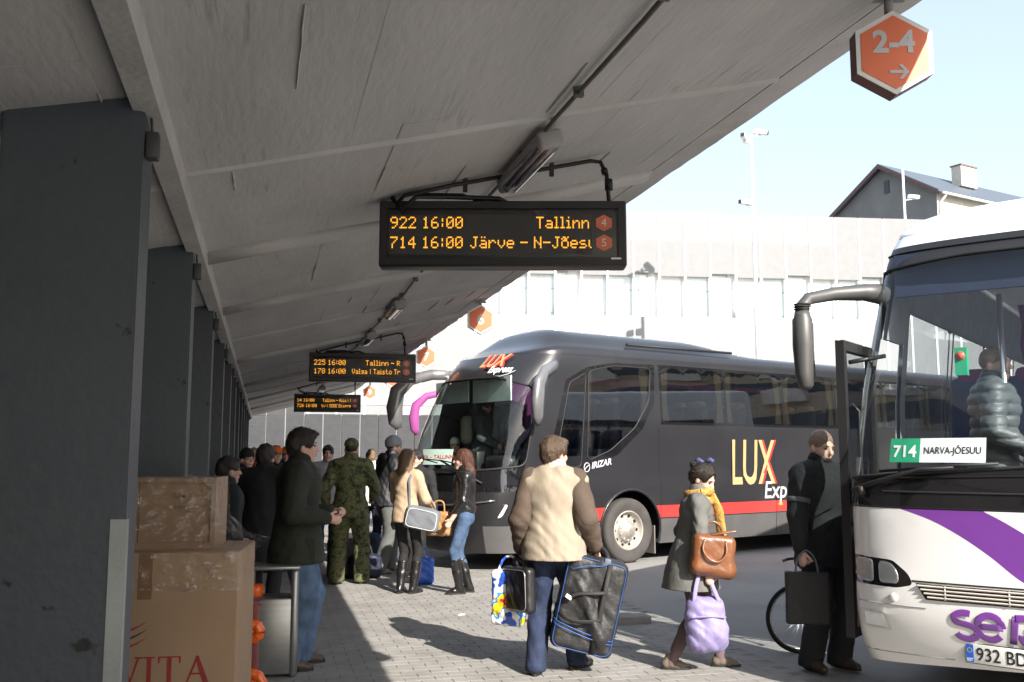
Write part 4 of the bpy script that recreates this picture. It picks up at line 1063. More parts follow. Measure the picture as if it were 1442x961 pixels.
    def lamp(pl, nm, sg, dep=.012):
        pl = pl if sg > 0 else mir_(pl)
        v = [h.p(a, b, .002) for a, b in pl]; c = sum(v, Vector()) / len(v)
        nn = h.nrm(sum(a for a, b in pl) / len(pl), sum(b for a, b in pl) / len(pl))
        q = MB(); rings = [[p + nn * .0 for p in v], [p - nn * .012 for p in v], [c + (p - c) * .84 - nn * .04 for p in v], [c + (p - c) * .5 - nn * .06 for p in v], [c + (p - c) * .16 - nn * .066 for p in v], [c + (p - c) * .14 - nn * .03 for p in v]]
        q.loft(rings, True); o = q.build(nm, refl, root)
        q = MB(); rings = [[p + nn * .002 for p in v], [c + (p - c) * .9 + nn * .008 for p in v], [c + (p - c) * .5 + nn * .011 for p in v], [c + (p - c) * .05 + nn * .012 for p in v]]
        q.loft(rings, True); q.build('lens', lens, o)
    for sg in (1, -1):
        lamp(lampA, 'headlight', sg)
        lamp(lampB, 'headlight', sg)
        lamp(lampC, 'fog_light', sg)
    q = MB(); c = h.p(-S(.05), .70, .004); M = Matrix.Translation(c) @ h.nrm(-S(.05), .70).to_track_quat('Z', 'Y').to_matrix().to_4x4(); q.lathe([(.026, -.01), (.026, .004), (.022, .007), (0, .007)], 18, M); q.build('tow_cap', white_p, root)
    # grille louvres
    for k in range(4):
        z = .785 - k * .022; i0, i1 = .455 + .02 * k, 2.045 - .02 * k
        q = MB(); ss = np.linspace(P(i0), P(i1), 26); q.loft([[h.p(s, z + .008, .012), h.p(s, z + .002, .02), h.p(s, z - .004, .012), h.p(s, z + .004, -.002)] for s in ss], True, False); q.build('grille_louvre', mat('louvre_ivory', (.45, .42, .38), .5), root)
    for x in (.62, .98, 1.5): q = MB(); q.tube([h.p(P(x), .795, .012), h.p(P(x), .71, .012)], .006, 5); q.build('grille_strut', MATS['louvre_ivory'], root)
    # operator lettering in heavy strokes
    def stroke(pl, r=.021):
        q = MB(); pl = [(pl[i][0] + (pl[i + 1][0] - pl[i][0]) * k / 4, pl[i][1] + (pl[i + 1][1] - pl[i][1]) * k / 4) for i in range(len(pl) - 1) for k in range(4)] + [pl[-1]]; q.tube([(x, y, 0) for x, y in pl], r, 10)
        q.v = [tuple(h.p(P(.635) + x * .95, .495 + y * .95, .004 + max(0, z) * .05)) for x, y, z in q.v]; return q
    def arcp(cx, cy, rx, ry, a0, a1, n=12): return [(cx + rx * math.cos(RAD(a0 + (a1 - a0) * i / n)), cy + ry * math.sin(RAD(a0 + (a1 - a0) * i / n))) for i in range(n + 1)]
    lets = [arcp(.095, .125, .065, .038, 60, 215) + arcp(.10, .045, .065, .045, 70, -160), arcp(.24, .085, .075, .075, 0, 320, 16) , [(.165, .088), (.315, .088)], [(.365, -.005), (.392, .16)], [(.388, .157), (.43, .16)] + arcp(.47, .122, .045, .038, 90, -90, 8) + [(.45, .084)], arcp(.475, .040, .058, .043, 100, -200), arcp(.64, .085, .075, .075, 0, 320, 16), [(.565, .088), (.715, .088)]]
    q = MB()
    for l_ in lets: t_ = stroke(l_); q.raw(t_.v, t_.f, True)
    q.build('lettering', purple, root)
    # number plate
    pc = h.p(P(.97), .418, .03)
    q = MB(); q.rbox((0, 0, 0), (.52, .012, .113), .004); pl = q.build('number_plate', cardw, root); pl.location = pc; pl.rotation_euler = (0, 0, RAD(-7))
    q = MB(); q.bbox((-.262, -.004, -.06), (.262, .012, .06)); q.build('plate_holder', blk_pl, pl)
    q = MB(); q.bbox((-.255, -.0082, -.052), (-.212, -.0065, .052)); q.build('plate_band', MATS['eu_blue'], pl)
    text_on('932 BDN', .108, T(-.198, -.0085, -.037) @ RX(90), inkb, pl, 'plate_lettering', sx=.86, bold=.001)
    text_on('EST', .022, T(-.2335, -.009, -.044) @ RX(90), cardw, pl, 'plate_lettering', align='CENTER', bold=.0006)
    q = MB(); ss = [(-.2335 + .013 * math.cos(RAD(30 * k)), .018 + .013 * math.sin(RAD(30 * k))) for k in range(12)]
    for a, b_ in ss: q.bbox((a - .0016, -.0092, b_ - .0016), (a + .0016, -.0085, b_ + .0016))
    q.build('plate_stars', mat('star_yellow', (.75, .6, .05), .5), pl, kind='stuff')
    # wipers
    for (xa, xb, up) in ((.08, .95, 0), (1.15, 2.05, .02)):
        q = MB(); q.tube([h.p(P(xa) if xa > .1 else P(.06), 1.36, .03), h.p(P(xa + .18), 1.42, .055), h.p(P(xa + .42), 1.485, .06), h.p(P(xa + .62), 1.50, .055)], [.02, .014, .011, .008], 7)
        q.tube([h.p(P(xa + .16), 1.475 + up, .04), h.p(P(xa + .6), 1.515 + up, .045), h.p(P(xb), 1.53 + up, .035)], .011, 6)
        q.tube([h.p(P(xa + .04), 1.33, .02), h.p(P(xa + .04), 1.38, .045)], .024, 8); q.build('wiper', rubber, root)
    # mirror on a long curved arm (door side), and its twin
    mm = mat('mirror_grey_plastic', (.06, .06, .058), .45, var=.1)
    for sx in (-1, 1):
        b0 = h.p(sx * S(.36), 2.78, -.02)
        q = MB(); q.tube([b0, b0 + Vector((sx * .14, -.10, .02)), b0 + Vector((sx * .31, -.28, .0)), b0 + Vector((sx * .43, -.47, -.05)), b0 + Vector((sx * .455, -.52, -.11)), b0 + Vector((sx * .455, -.53, -.18))], [.085, .065, .05, .045, .05, .055], 12); a = q.build('mirror_arm', mm, root)
        q = MB(); t0 = b0 + Vector((sx * .455, -.53, -.15))
        q.tube([t0 + Vector((0, 0, -.0)), t0 + Vector((0, 0, -.03)), t0 + Vector((0, 0, -.06)), t0 + Vector((0, 0, -.25)), t0 + Vector((0, .0, -.45)), t0 + Vector((sx * -.012, 0, -.54)), t0 + Vector((sx * -.012, 0, -.565))], [.055, .058, .072, .075, .062, .052, .03], 14, True, 1.0); mh = q.build('mirror', mm, root)
        q = MB()
        for k in range(3): q.lathe([(.052, 0), (.064, .006), (.052, .012)], 16, Matrix.Translation(t0 + Vector((0, 0, .012 + .018 * k))))
        q.build('bellows', rubber, a, kind='stuff')
        q = MB(); q.bbox((t0.x - .055, t0.y + .055, t0.z - .47), (t0.x + .055, t0.y + .079, t0.z - .08)); q.build('mirror_glass', mat('mirror_silver', (.7, .7, .7), .03, 1.0), mh)
    # open door standing off the flank
    dr = MB(); xo = -1.25 - .07; y0, y1, za, zb = .38, 1.12, .36, 2.40
    for a, b_ in (((y0, za), (y0 + .06, zb)), ((y1 - .06, za), (y1, zb)), ((y0 + .06, zb - .07), (y1 - .06, zb)), ((y0 + .06, za), (y1 - .06, za + .06)), ((y0 + .06, 1.22), (y1 - .06, 1.28))):
        dr.bbox((xo - .03, a[0], a[1]), (xo + .03, b_[0], b_[1]))
    dr = dr.build('door', blk_pl, root)
    q = MB(); q.bbox((xo - .006, y0 + .06, 1.28), (xo + .006, y1 - .06, zb - .07)); q.build('door_glass', glass('door_glass_clear', (.80, .84, .84), 1.0), dr)
    q = MB(); q.bbox((xo - .02, y0 + .06, za + .06), (xo + .02, y1 - .06, 1.22)); q.build('door_panel', white_p, dr)
    q = MB(); q.bbox((xo - .024, y0 + .06, .75), (xo - .0205, y1 - .06, 1.0)); q.bbox((xo + .0205, y0 + .06, .75), (xo + .024, y1 - .06, 1.0)); q.build('door_stripe', purple, dr)
    q = MB(); q.tube([(xo + .04, y0 + .1, 1.1), (xo + .08, y0 + .12, 1.15), (xo + .08, y0 + .12, 1.9), (xo + .04, y0 + .1, 1.95)], .014, 8); q.build('grab_rail', blk_pl, dr)
    q = MB(); q.tube([(xo + .03, .5, 2.25), (-1.1, .7, 2.3)], .018, 6); q.build('hinge_arm', blk, dr); q = MB(); q.tube([(xo + .03, .5, .75), (-1.1, .7, .75)], .018, 6); q.build('hinge_arm', blk, dr)
    # cab and saloon
    fl = mat('coach_floor_grey', (.06, .06, .065), .8)
    q = MB(); q.bbox((-.4, .55, .95), (1.18, 11.6, .99)); q.bbox((-1.18, 1.45, .95), (-.4, 11.6, .99)); q.bbox((-1.18, .6, .40), (-.4, 1.45, .44)); q.bbox((-1.1, .5, .3), (1.1, 11.4, .33)); q.bbox((-.75, 1.0, .44), (-.4, 1.45, .62)); q.build('floor', fl, root)
    q = MB(); q.rbox((0.15, .52, 1.22), (1.9, .4, .36), .07); q.rbox((.62, .62, 1.42), (.7, .35, .2), .06); q.build('dashboard', blk_pl, root)
    steering(root, .62, .88, 1.60); seat(root, .62, 1.35, .9, mat('driver_seat_blue', (.03, .045, .10), .85), head_w)
    pk = mat('magenta_seat_cloth', (.20, .03, .13), .85)
    for i in range(8):
        for x in (.85, .40, -.85, -.40): seat(root, x, 2.35 + i * 1.0, 1.05, mat('blue_seat_cloth', (.035, .05, .11), .85), pk)
    q = MB(); q.tube([(-.42, 1.2, .99), (-.42, 1.2, 2.75)], .02, 8); q.build('grab_pole', steel, root)
    q = MB(); q.tube([(.30, 1.05, .99), (.30, 1.05, 2.0), (.95, 1.05, 2.0)], .018, 8); q.build('grab_pole', steel, root)
    q = MB(); q.bbox((-.70, 1.0, 2.16), (-.62, 1.06, 2.36)); vm = q.build('ticket_validator', green_c, root)
    q = MB(); q.lathe([(.032, 0), (.026, .014), (0, .018)], 14, T(-.66, .998, 2.30) @ RX(90)); q.build('validator_lamp', mat('red_button', (.6, .1, .05), .4), vm)
    q = MB(); q.loft([[Vector((-.35 + .02 * (i % 2) + .05 * k, 1.5, z)) for k in range(1)] + [Vector((-.35 + .12, 1.5 + .03 * (i % 2), z)) , Vector((-.30, 1.56, z))] for i, z in enumerate(np.linspace(1.5, 2.7, 9))], False); q.build('curtain', mat('magenta_curtain', (.24, .06, .22), .85), root)
    q = MB(); q.bbox((-1.05, .86, 2.74), (1.05, .90, 3.05)); q.build('sun_blind', mat('blind_dark_blue', (.012, .021, .05), .7), root)
    # destination card behind the windscreen
    cs = P(.27)
    def cardp(u, v): return h.p(cs + u, 1.555 + v, -.02)
    q = MB(); us = np.linspace(.20, .60, 8); q.raw([cardp(u, v) for u in us for v in (0, .155)], [(2 * i, 2 * i + 2, 2 * i + 3, 2 * i + 1) for i in range(7)]); cd_ = q.build('destination_card', cardw, root)
    q = MB(); us = np.linspace(0, .20, 5); q.raw([cardp(u, v) for u in us for v in (0, .155)], [(2 * i, 2 * i + 2, 2 * i + 3, 2 * i + 1) for i in range(4)]); q.build('route_panel', green_c, cd_)
    def onc(txt, size, u, v, m, **k):
        vv, ff = text_geo(txt, size, **k); MB().raw([h.p(cs + u + p[0], 1.555 + v + p[1], -.017) for p in vv], ff).build('card_lettering', m, cd_)
    onc('714', .105, .10, .035, cardw, align='CENTER', bold=.003); onc('NARVA-JÕESUU', .062, .40, .055, inkb, align='CENTER', sx=.80, bold=.0004)
    for yc in (2.6, 8.4):
        for sx in (1, -1): wheel(root, sx * 1.08, yc, .48, sx)
    return root, h
sebe, sebeh = white_coach()
# ------------------------------------------------------------------ people
def ik(a, c, l1, l2, pole):
    a, c, pole = np.array(a, float), np.array(c, float), np.array(pole, float)
    d = c - a; D = np.linalg.norm(d); D2 = min(D, (l1 + l2) * .995); u = d / max(D, 1e-6); c = a + u * D2
    x = (l1 * l1 - l2 * l2 + D2 * D2) / (2 * D2); hgt = math.sqrt(max(l1 * l1 - x * x, 0))
    p = pole - u * (pole @ u); p /= max(np.linalg.norm(p), 1e-6)
    return a + u * x + p * hgt, c
def rotm(yaw, pitch=0, roll=0):
    return np.array((Matrix.Rotation(RAD(yaw), 3, 'Z') @ Matrix.Rotation(RAD(-pitch), 3, 'X') @ Matrix.Rotation(RAD(roll), 3, 'Y')))
skin_m = mat('skin_fair', (.55, .33, .25), .5, var=.08, scale=20)
skin_p = mat('skin_pale', (.60, .39, .31), .5, var=.08, scale=20)
def hairmat(n, c):
    m = mat(n, c, .5, var=.45, scale=60, stretch=(3, 3, .25), bump=.5, bscale=90); return m
h_dark = hairmat('hair_dark_brown', (.022, .015, .011)); h_brown = hairmat('hair_brown', (.07, .042, .024)); h_red = hairmat('hair_auburn', (.085, .03, .016))
h_black = hairmat('hair_black', (.01, .009, .009)); h_fair = hairmat('hair_fair_brown', (.16, .10, .055)); h_buzz = hairmat('hair_cropped', (.26, .17, .12))
def cloth(n, c, var=.12, rough=.85, bump=.25, bs=180, **k): return mat(n, c, rough, var=var, scale=9, bump=bump, bscale=bs, wr=k.pop('wr', .13), **k)
eye_m = mat('eye_dark', (.02, .015, .012), .3); lip_m = mat('lips', (.38, .15, .13), .5)
denim = cloth('blue_denim', (.075, .125, .21), .35, bump=.3); denim_d = cloth('dark_denim', (.013, .022, .055), .55, bump=.3)
blackc = cloth('black_cloth', (.010, .010, .011)); shoe_b = mat('black_leather', (.012, .011, .011), .3, coat=.3, var=.2, bump=.1); shoe_br = mat('brown_shoe_leather', (.05, .03, .02), .5, bump=.1)

for m_ in (skin_m, skin_p):
    b_ = m_.node_tree.nodes['Principled BSDF']; b_.inputs['Subsurface Weight'].default_value = .12; b_.inputs['Subsurface Radius'].default_value = (.02, .008, .005); b_.inputs['Subsurface Scale'].default_value = .5
def strands(ho, hc, style, m):
    # loose locks lying over the hair so that its outline is not smooth
    me = ho.data; n = len(me.vertices); co = np.zeros(n * 3, np.float32); me.vertices.foreach_get('co', co); co = co.reshape(-1, 3)
    no = np.array([v.normal[:] for v in me.vertices]); rg = random.Random(n); q = MB(); N = 1500 if style == 'long' else 1100
    for _ in range(N):
        i = rg.randrange(n); v = Vector(co[i]); nn = Vector(no[i])
        c = Vector(tuple(float(a) for a in hc)); g = Vector((0, -.25, -1)) if style != 'bun' or v.z < c.z - .02 else Vector((0, -1, .45))
        if style == 'short' and v.z > c.z + .06: g = Vector((rg.uniform(-.6, .6), .8, -.1))
        g = g + Vector((rg.uniform(-.35, .35), rg.uniform(-.35, .35), rg.uniform(-.2, .2))); tg = g - nn * g.dot(nn)
        if tg.length < .1: continue
        tg.normalize(); L = rg.uniform(.05, .13) if style == 'long' else rg.uniform(.018, .042); w_ = nn.cross(tg) * rg.uniform(.0012, .0028); lift = rg.uniform(.001, .007)
        a, b, e = v - nn * .001, v + tg * L * .5 + nn * lift, v + tg * L + nn * lift * rg.uniform(.2, 1.5)
        q.raw([a - w_, a + w_, b + w_ * .8, b - w_ * .8, e], [(0, 1, 2, 3), (3, 2, 4)], True)
    q.build('hair_strands', m, ho, kind='stuff')
class Fig: pass
def person(label, loc, head, H=1.75, fem=False, lean=0, twist=0, look=(0, 0, 0), wl=None, wr=None, fl=(-.10, 0), fr=(.10, 0), yl=8, yr=-8, ll=0, lr=0, gl=.35, gr=.35, z0=0.0,
           skin_=None, hair=None, hstyle='short', hat=None, top=None, topm=None, sleeve=None, hem=.80, flare=0.0, loose=.03, collar=None, hood=False, legm=None, legloose=.012, shoes=None, boot=None, vox=.013, fold=.008, sit=False, pl=None, pr=None, cuff=None, bl=None, br=None, group=None, quilt=0):
    s = H / 1.75
    t = thing('person', label, 'person', (loc[0], loc[1], z0), -RAD(head), group, s)
    F = Fig(); F.t = t
    sw = .165 if fem else .19; hwid = .095 if fem else .092
    pz = .93
    for f_ in (fl, fr):
        dd = math.hypot(f_[0], f_[1]); pz = min(pz, math.sqrt(max(.3, .845 ** 2 - f_[1] ** 2)) + .085) if not sit else pz
    pel = np.array([0, 0, pz + .02])
    Rt = rotm(0, lean); Rs = rotm(twist, lean)
    up = lambda x, y, z, R=Rt: pel + R @ np.array([x, y, z])
    waist, chest, neck = up(0, .005, .15), up(0, .02, .34), up(0, -.005, .51)
    shL, shR = up(-sw, -.005, .455, Rs), up(sw, -.005, .455, Rs)
    hipL, hipR = pel + [-hwid, 0, -.03], pel + [hwid, 0, -.03]
    aL, aR = np.array([fl[0], fl[1], .085 + ll]), np.array([fr[0], fr[1], .085 + lr])
    kL, aL = ik(hipL, aL, .43, .43, bl if bl is not None else (-.1, 1, .1)); kR, aR = ik(hipR, aR, .43, .43, br if br is not None else (.1, 1, .1))
    dl = np.array([-.28, .03, .86]) if wl is None else np.array(wl, float); dr = np.array([.28, .03, .86]) if wr is None else np.array(wr, float)
    eL, wL = ik(shL, dl, .29, .26, pl if pl is not None else (-.5, -1, -.2)); eR, wR = ik(shR, dr, .29, .26, pr if pr is not None else (.5, -1, -.2))
    hc = neck + Rt @ np.array([0, .035, .155]); Rh = rotm(look[0], look[1], look[2]); hp_ = lambda x, y, z: hc + Rh @ np.array([x, y, z])
    for n_, v in dict(pel=pel, neck=neck, hc=hc, wL=wL, wR=wR, eL=eL, eR=eR, shL=shL, shR=shR, kL=kL, kR=kR, aL=aL, aR=aR, chest=chest).items(): setattr(F, n_, v)
    FW = Rt @ np.array([0, 1, 0]); flat = (FW, 1.45)
    allp = np.array([pel, neck, hc, shL, shR, eL, eR, wL, wR, kL, kR, aL, aR, hp_(0, 0, .13)])
    lo, hi = allp.min(0) - .26, allp.max(0) + .26; lo[2] = min(lo[2], -.01) if not sit else lo[2]; hi[2] = hp_(0, 0, .16)[2]
    # --- body: one continuous surface
    vb = min(vox, .0085); B = SDF(lo, hi, vb); g = .85 if fem else 1
    B.cone(pel, chest, .115, .125, .05, flat).cone(chest, up(0, -.01, .44), .135 * g, .10, .05, flat)
    B.cone(shL, shR, .055, .055, .05)
    for a, b_, c in ((shL, eL, wL), (shR, eR, wR)): B.cone(a, b_, .050 * g, .040 * g, .03).cone(b_, c, .041 * g, .028, .02)
    for a, b_, c in ((hipL, kL, aL), (hipR, kR, aR)): B.cone(a, b_, .070, .044, .03).cone(b_, b_ + (c - b_) * .35, .043, .046, .03).cone(b_ + (c - b_) * .35, c, .046, .030, .03)
    B.cone(neck - [0, 0, .03], hp_(0, -.015, -.05), .058 * g, .054 * g, .02)
    # head
    B.ell(hp_(0, -.012, .035), (.073, .094, .088), .03, Rh).ell(hp_(0, .028, -.035), (.056, .068, .078), .035, Rh).ell(hp_(0, .068, -.098), (.026, .022, .020), .022, Rh)
    B.cone(hp_(0, .090, .018), hp_(0, .112, -.024), .009, .014, .012).ell(hp_(0, .078, .030), (.045, .018, .012), .012, Rh)
    B.ell(hp_(0, .088, -.058), (.022, .014, .010), .008, Rh)
    for sx in (-1, 1):
        B.ell(hp_(sx * .031, .102, .010), (.015, .014, .010), .0, Rh, True)
        B.ell(hp_(sx * .075, -.008, -.012), (.012, .020, .032), .006, Rh)
        B.ell(hp_(sx * .040, .062, -.028), (.022, .022, .02), .02, Rh)
    # hands
    for sx, e, w_, gp in ((-1, eL, wL, gl), (1, eR, wR, gr)):
        d = (w_ - e) / np.linalg.norm(w_ - e); side = np.cross(d, np.array([0, 0, 1.0])) if abs(d[2]) < .8 else np.cross(d, np.array([1.0 * sx, 0, 0])) * 1
        pn = np.array([-sx * 1.0, 0.1, 0]); pn = pn - d * (pn @ d); pn /= max(np.linalg.norm(pn), 1e-6); ac = np.cross(d, pn)
        if ac[1] < 0: ac = -ac
        B.cone(w_, w_ + d * .085, .027, .036, .012, (pn, 1.7))
        for k in range(4):
            base = w_ + d * (.085 - abs(k - 1.4) * .004) + ac * (.030 - k * .020); L1 = (.038, .043, .040, .032)[k]; a1 = gp * 1.5
            q1 = base + (d * math.cos(a1) + pn * math.sin(a1)) * L1; a2 = gp * 3.0; q2 = q1 + (d * math.cos(a2) + pn * math.sin(a2)) * L1 * .95
            B.cone(base, q1, .0095, .0088, .004).cone(q1, q2, .0088, .0075, .003)
        th = w_ + d * .025 + ac * .03; q1 = th + d * .032 + ac * .022 + pn * .014; q2 = q1 + d * .026 + pn * (.012 + .02 * gp)
        B.cone(w_ + d * .015 + ac * .012, th, .015, .013, .006).cone(th, q1, .0125, .0105, .004).cone(q1, q2, .0105, .009, .003)
        setattr(F, 'hL' if sx < 0 else 'hR', w_ + d * .095)
    for a, f_, yw in ((aL, fl, yl), (aR, fr, yr)):
        dv = np.array([math.sin(RAD(-yw)), math.cos(RAD(-yw)), 0]); B.cone(a - [0, 0, .04] - dv * .015, a + dv * .10 - [0, 0, .056], .026, .02, .02)
    bm_ = B.mesh('body'); add('body', bm_, skin_ or skin_m, t)
    ey = MB()
    for sx in (-1, 1):
        e = MB(); M = Matrix.Translation(Vector(hp_(sx * .031, .083, .010))) @ Matrix(Rh.tolist()).to_4x4(); e.lathe([(0.0, -.0085), (.008, -.005), (.0115, 0), (.008, .005), (0, .0085)], 10, M); e.build('eye', eye_m, t)
        e = MB(); e.tube([hp_(sx * .016, .097, .030), hp_(sx * .032, .097, .034), hp_(sx * .047, .086, .030)], [.003, .0042, .002], 5); e.build('eyebrow', hair or h_dark, t)
    e = MB(); e.tube([hp_(-.022, .094, -.057), hp_(0, .1035, -.057), hp_(.022, .094, -.057)], [.002, .0052, .002], 5); e.build('mouth', lip_m, t)
    # --- hair
    vh = min(vox, .0095)
    if hair is not None and hstyle != 'none':
        Hs = SDF(hc - .42 if hstyle == 'long' else hc - .2, hc + .2, vh)
        thick = .006 if hstyle == 'buzz' else .016
        Hs.ell(hp_(0, -.014, .040), (.073 + thick, .094 + thick, .088 + thick), .0, Rh)
        if hstyle != 'buzz': Hs.ell(hp_(0, -.05, .0), (.070 + thick * .6, .062 + thick, .09), .02, Rh)
        if hstyle == 'short':
            Hs.ell(hp_(0, .065, .098), (.055, .035, .025), .02, Rh)
            for sx in (-1, 1): Hs.cone(hp_(sx * .074, .012, .03), hp_(sx * .073, .012, -.03), .012, .006, .01)
        if hstyle == 'bun': Hs.ell(hp_(0, -.115, .075), (.045, .045, .045), .015, Rh)
        # open the face
        fr_ = lambda x, y, z: hp_(x, y, z)
        Hs.ell(fr_(0, .150, -.030 if hstyle != 'bun' else -.012), (.072 if hstyle != 'bun' else .088, .105, .122 if hstyle != 'buzz' else .135), .0, Rh, True)
        for sx in (-1, 1):
            if hstyle in ('short', 'buzz', 'bun'): Hs.ell(fr_(sx * .085, .02, -.05), (.035, .055, .062), .0, Rh, True)
        Hs.ell(fr_(0, .06, -.15), (.09, .11, .07), .0, Rh, True)
        if hstyle == 'long':
            for sx, yy in ((-.060, -.035), (.060, -.035), (-.03, -.075), (.03, -.075), (0, -.085)):
                a = hp_(sx, yy, .02); b_ = a + np.array([sx * .3, -.03, -.30]) - FW * .02; Hs.cone(a, a + (b_ - a) * .5, .040, .040, .02).cone(a + (b_ - a) * .5, b_, .040, .022, .02)
        Hs.folds(.0032 if hstyle == 'long' else .0045 if hstyle == 'short' else .001, (120, 120, 8) if hstyle == 'long' else (90, 90, 60), loc[0])
        ho = add('hair', Hs.mesh('hair'), hair, t)
        if vox < .0125 and hstyle != 'buzz': strands(ho, hc, hstyle, hair)
    if hat:
        kind, hm = hat; Ht = SDF(hc - .2, hc + .24, vh)
        if kind == 'beanie':
            Ht.ell(hp_(0, -.014, .055), (.092, .112, .108), 0, Rh).cone(hp_(0, -.02, .02), hp_(0, -.02, .045), .0, .0, 0)
            Ht.half(hp_(0, 0, .015), Rh @ np.array([0, .25, -1]) / np.linalg.norm([.25, 1])); Ht.folds(.002, (60, 60, 4))
        else:
            Ht.ell(hp_(0, -.010, .058), (.090, .108, .088), 0, Rh); Ht.half(hp_(0, 0, .042), Rh @ np.array([0, 0, -1.0])); Ht.rbx(hp_(0, .125, .042), (.065, .055, .008), .007, .012, Rh)
        add('hat', Ht.mesh('hat'), hm, t)
    # --- top
    L = loose
    def torso(D):
        D.ell(up(0, .005, .37), (.155 * g + L, .105 + L, .16 + L), .06, None).cone(up(0, 0, .20), up(0, .01, .36), .125 * g + L * .8, .135 * g + L, .05, (FW, 1.22))
        D.cone(shL + (neck - shL) * .12, neck - [0, 0, .015], .062 + L * .55, .055 + L * .3, .05).cone(shR + (neck - shR) * .12, neck - [0, 0, .015], .062 + L * .55, .055 + L * .3, .05)
        if hem < .98 or flare:
            hz = hem - pel[2]
            n = 4
            for k in range(n):
                za, zb = .20 + (hz - .20 - .03) * k / n, .20 + (hz - .20 - .03) * (k + 1) / n
                fq = (.02 if fem else .05) + flare; ra = .125 * g + L * .8 + fq * (k / n) ** 1.1; rb = .125 * g + L * .8 + fq * ((k + 1) / n) ** 1.1
                D.cone(up(0, 0, za) if za > 0 else pel + [0, 0, za], up(0, 0, zb) if zb > 0 else pel + [0, 0, zb], ra, rb, .04, (FW, 1.18))
    def arms(D):
        for a, b_, c in ((shL, eL, wL), (shR, eR, wR)):
            u = (c - b_) / np.linalg.norm(c - b_); D.cone(a, b_, .060 * g + L * .5, .050 * g + L * .42, .03).cone(b_, c - u * .015, .050 * g + L * .42, .037 * g + L * .32, .02)
    if topm is not None:
        D = SDF(lo, hi, vox); torso(D)
        if sleeve is None: arms(D)
        D.folds(fold, seed=loc[0] * 3)
        if quilt: Zq = D.ax[2][None, None, :]; D.D += (quilt * (np.abs(np.sin(Zq * 38)) ** .6 * -1 + .6)).astype(np.float32) * np.ones_like(D.D)
        for c, e in ((wL, eL), (wR, eR)):
            pass
        D.hem(hem); me = D.mesh('jacket'); add(top or 'jacket', me, topm, t)
        if sleeve is not None:
            for a, b_, c in ((shL, eL, wL), (shR, eR, wR)):
                u = (c - b_) / np.linalg.norm(c - b_); D = SDF(np.minimum(np.minimum(a, b_), c) - .16, np.maximum(np.maximum(a, b_), c) + .16, vox)
                D.cone(a + (neck - a) * .12 + [0, 0, .012], b_, .062 * g + L * .5, .052 * g + L * .45, .03).cone(b_, c - u * .012, .052 * g + L * .45, .038 * g + L * .35, .02); D.folds(fold, seed=loc[1]); add('sleeve', D.mesh('sleeve'), sleeve, t)
        if cuff is not None:
            for b_, c in ((eL, wL), (eR, wR)):
                u = (c - b_) / np.linalg.norm(c - b_); q = MB(); q.tube([c - u * .03, c - u * .002], [.041 * g + L * .35, .040 * g + L * .35], 14); q.build('cuff', cuff, t)
        cm = collar if collar is not None else topm
        q = SDF(neck - .16, neck + .18, min(vox, .010)); n2 = neck + Rt @ np.array([0, .015, .055])
        q.cone(neck - [0, 0, .03], n2, .088 + L * .3, .078 + L * .25, .01, (FW, 1.05)).cone(neck - [0, 0, .0], n2 + Rt @ np.array([0, .02, .09]), .064, .066, 0, None, True); q.folds(.002)
        if hood: q.ell(neck + Rt @ np.array([0, -.105, .0]), (.11, .055, .075), .03)
        add('collar', q.mesh('collar'), cm, t)
    # --- legs
    if legm is not None:
        D = SDF([lo[0], lo[1], min(aL[2], aR[2]) - .1], [hi[0], hi[1], pel[2] + .2], vox); l_ = legloose
        D.ell(pel + [0, -.01, -.02], (.155 if fem else .15, .108, .13), .04).cone(pel, waist, .12, .115, .04, flat)
        for a, b_, c in ((hipL, kL, aL), (hipR, kR, aR)):
            D.cone(a, b_, .092 + l_, .062 + l_, .03).cone(b_, b_ + (c - b_) * .35, .062 + l_, .060 + l_, .02).cone(b_ + (c - b_) * .35, c - [0, 0, .035], .060 + l_, .042 + l_ * 1.5, .02)
        D.folds(fold * .8, (30, 30, 34), seed=loc[1] * 2); D.half([0, 0, min(aL[2], aR[2]) - .062], np.array([0, 0, -1.0])); add('trousers', D.mesh('trousers'), legm, t)
    if shoes is not None:
        for a, b_, yw in ((aL, kL, yl), (aR, kR, yr)):
            dv = np.array([math.sin(RAD(-yw)), math.cos(RAD(-yw)), 0]); D = SDF(a - [.22, .22, .12], a + [.22, .24, .42 if boot else .1], .009); zf = a[2] - .085; sh_ = .82 if fem else 1
            D.cone([*(a - dv * .035)[:2], zf + .045], [*(a + dv * .07)[:2], zf + .042], .043 * sh_, .045 * sh_, .02).cone([*(a + dv * .07)[:2], zf + .036], [*(a + dv * (.145 if not fem else .135))[:2], zf + .026], .045 * sh_, .030 * sh_, .02).cone([*(a - dv * .02)[:2], zf + .05], [*(a - dv * .005)[:2], zf + .10], .043 * sh_, .042 * sh_, .02)
            if boot: u = (b_ - a) / np.linalg.norm(b_ - a); D.cone(a, a + u * boot * .5, .050, .060, .02).cone(a + u * boot * .5, a + u * boot, .060, .066, .02); D.half(a + u * boot, u); D.folds(.002)
            D.half([0, 0, zf + .002], np.array([0, 0, -1.0])); add('shoe' if not boot else 'boot', D.mesh('shoe'), shoes, t)
            q = MB(); c = a + dv * .05; Mx = T(c[0], c[1], zf + .007) @ RZ(yw); q.prism([(.042 * sh_ * math.cos(u) * (1 if math.sin(u) > 0 else .92), .128 * math.sin(u)) for u in np.linspace(0, 2 * math.pi, 20)[:-1]], .02, Mx @ T(0, 0, -.006)); q.build('sole', rubber, t)
    M4 = Matrix.Translation((loc[0], loc[1], z0)) @ Matrix.Rotation(-RAD(head), 4, 'Z') @ Matrix.Scale(s, 4)
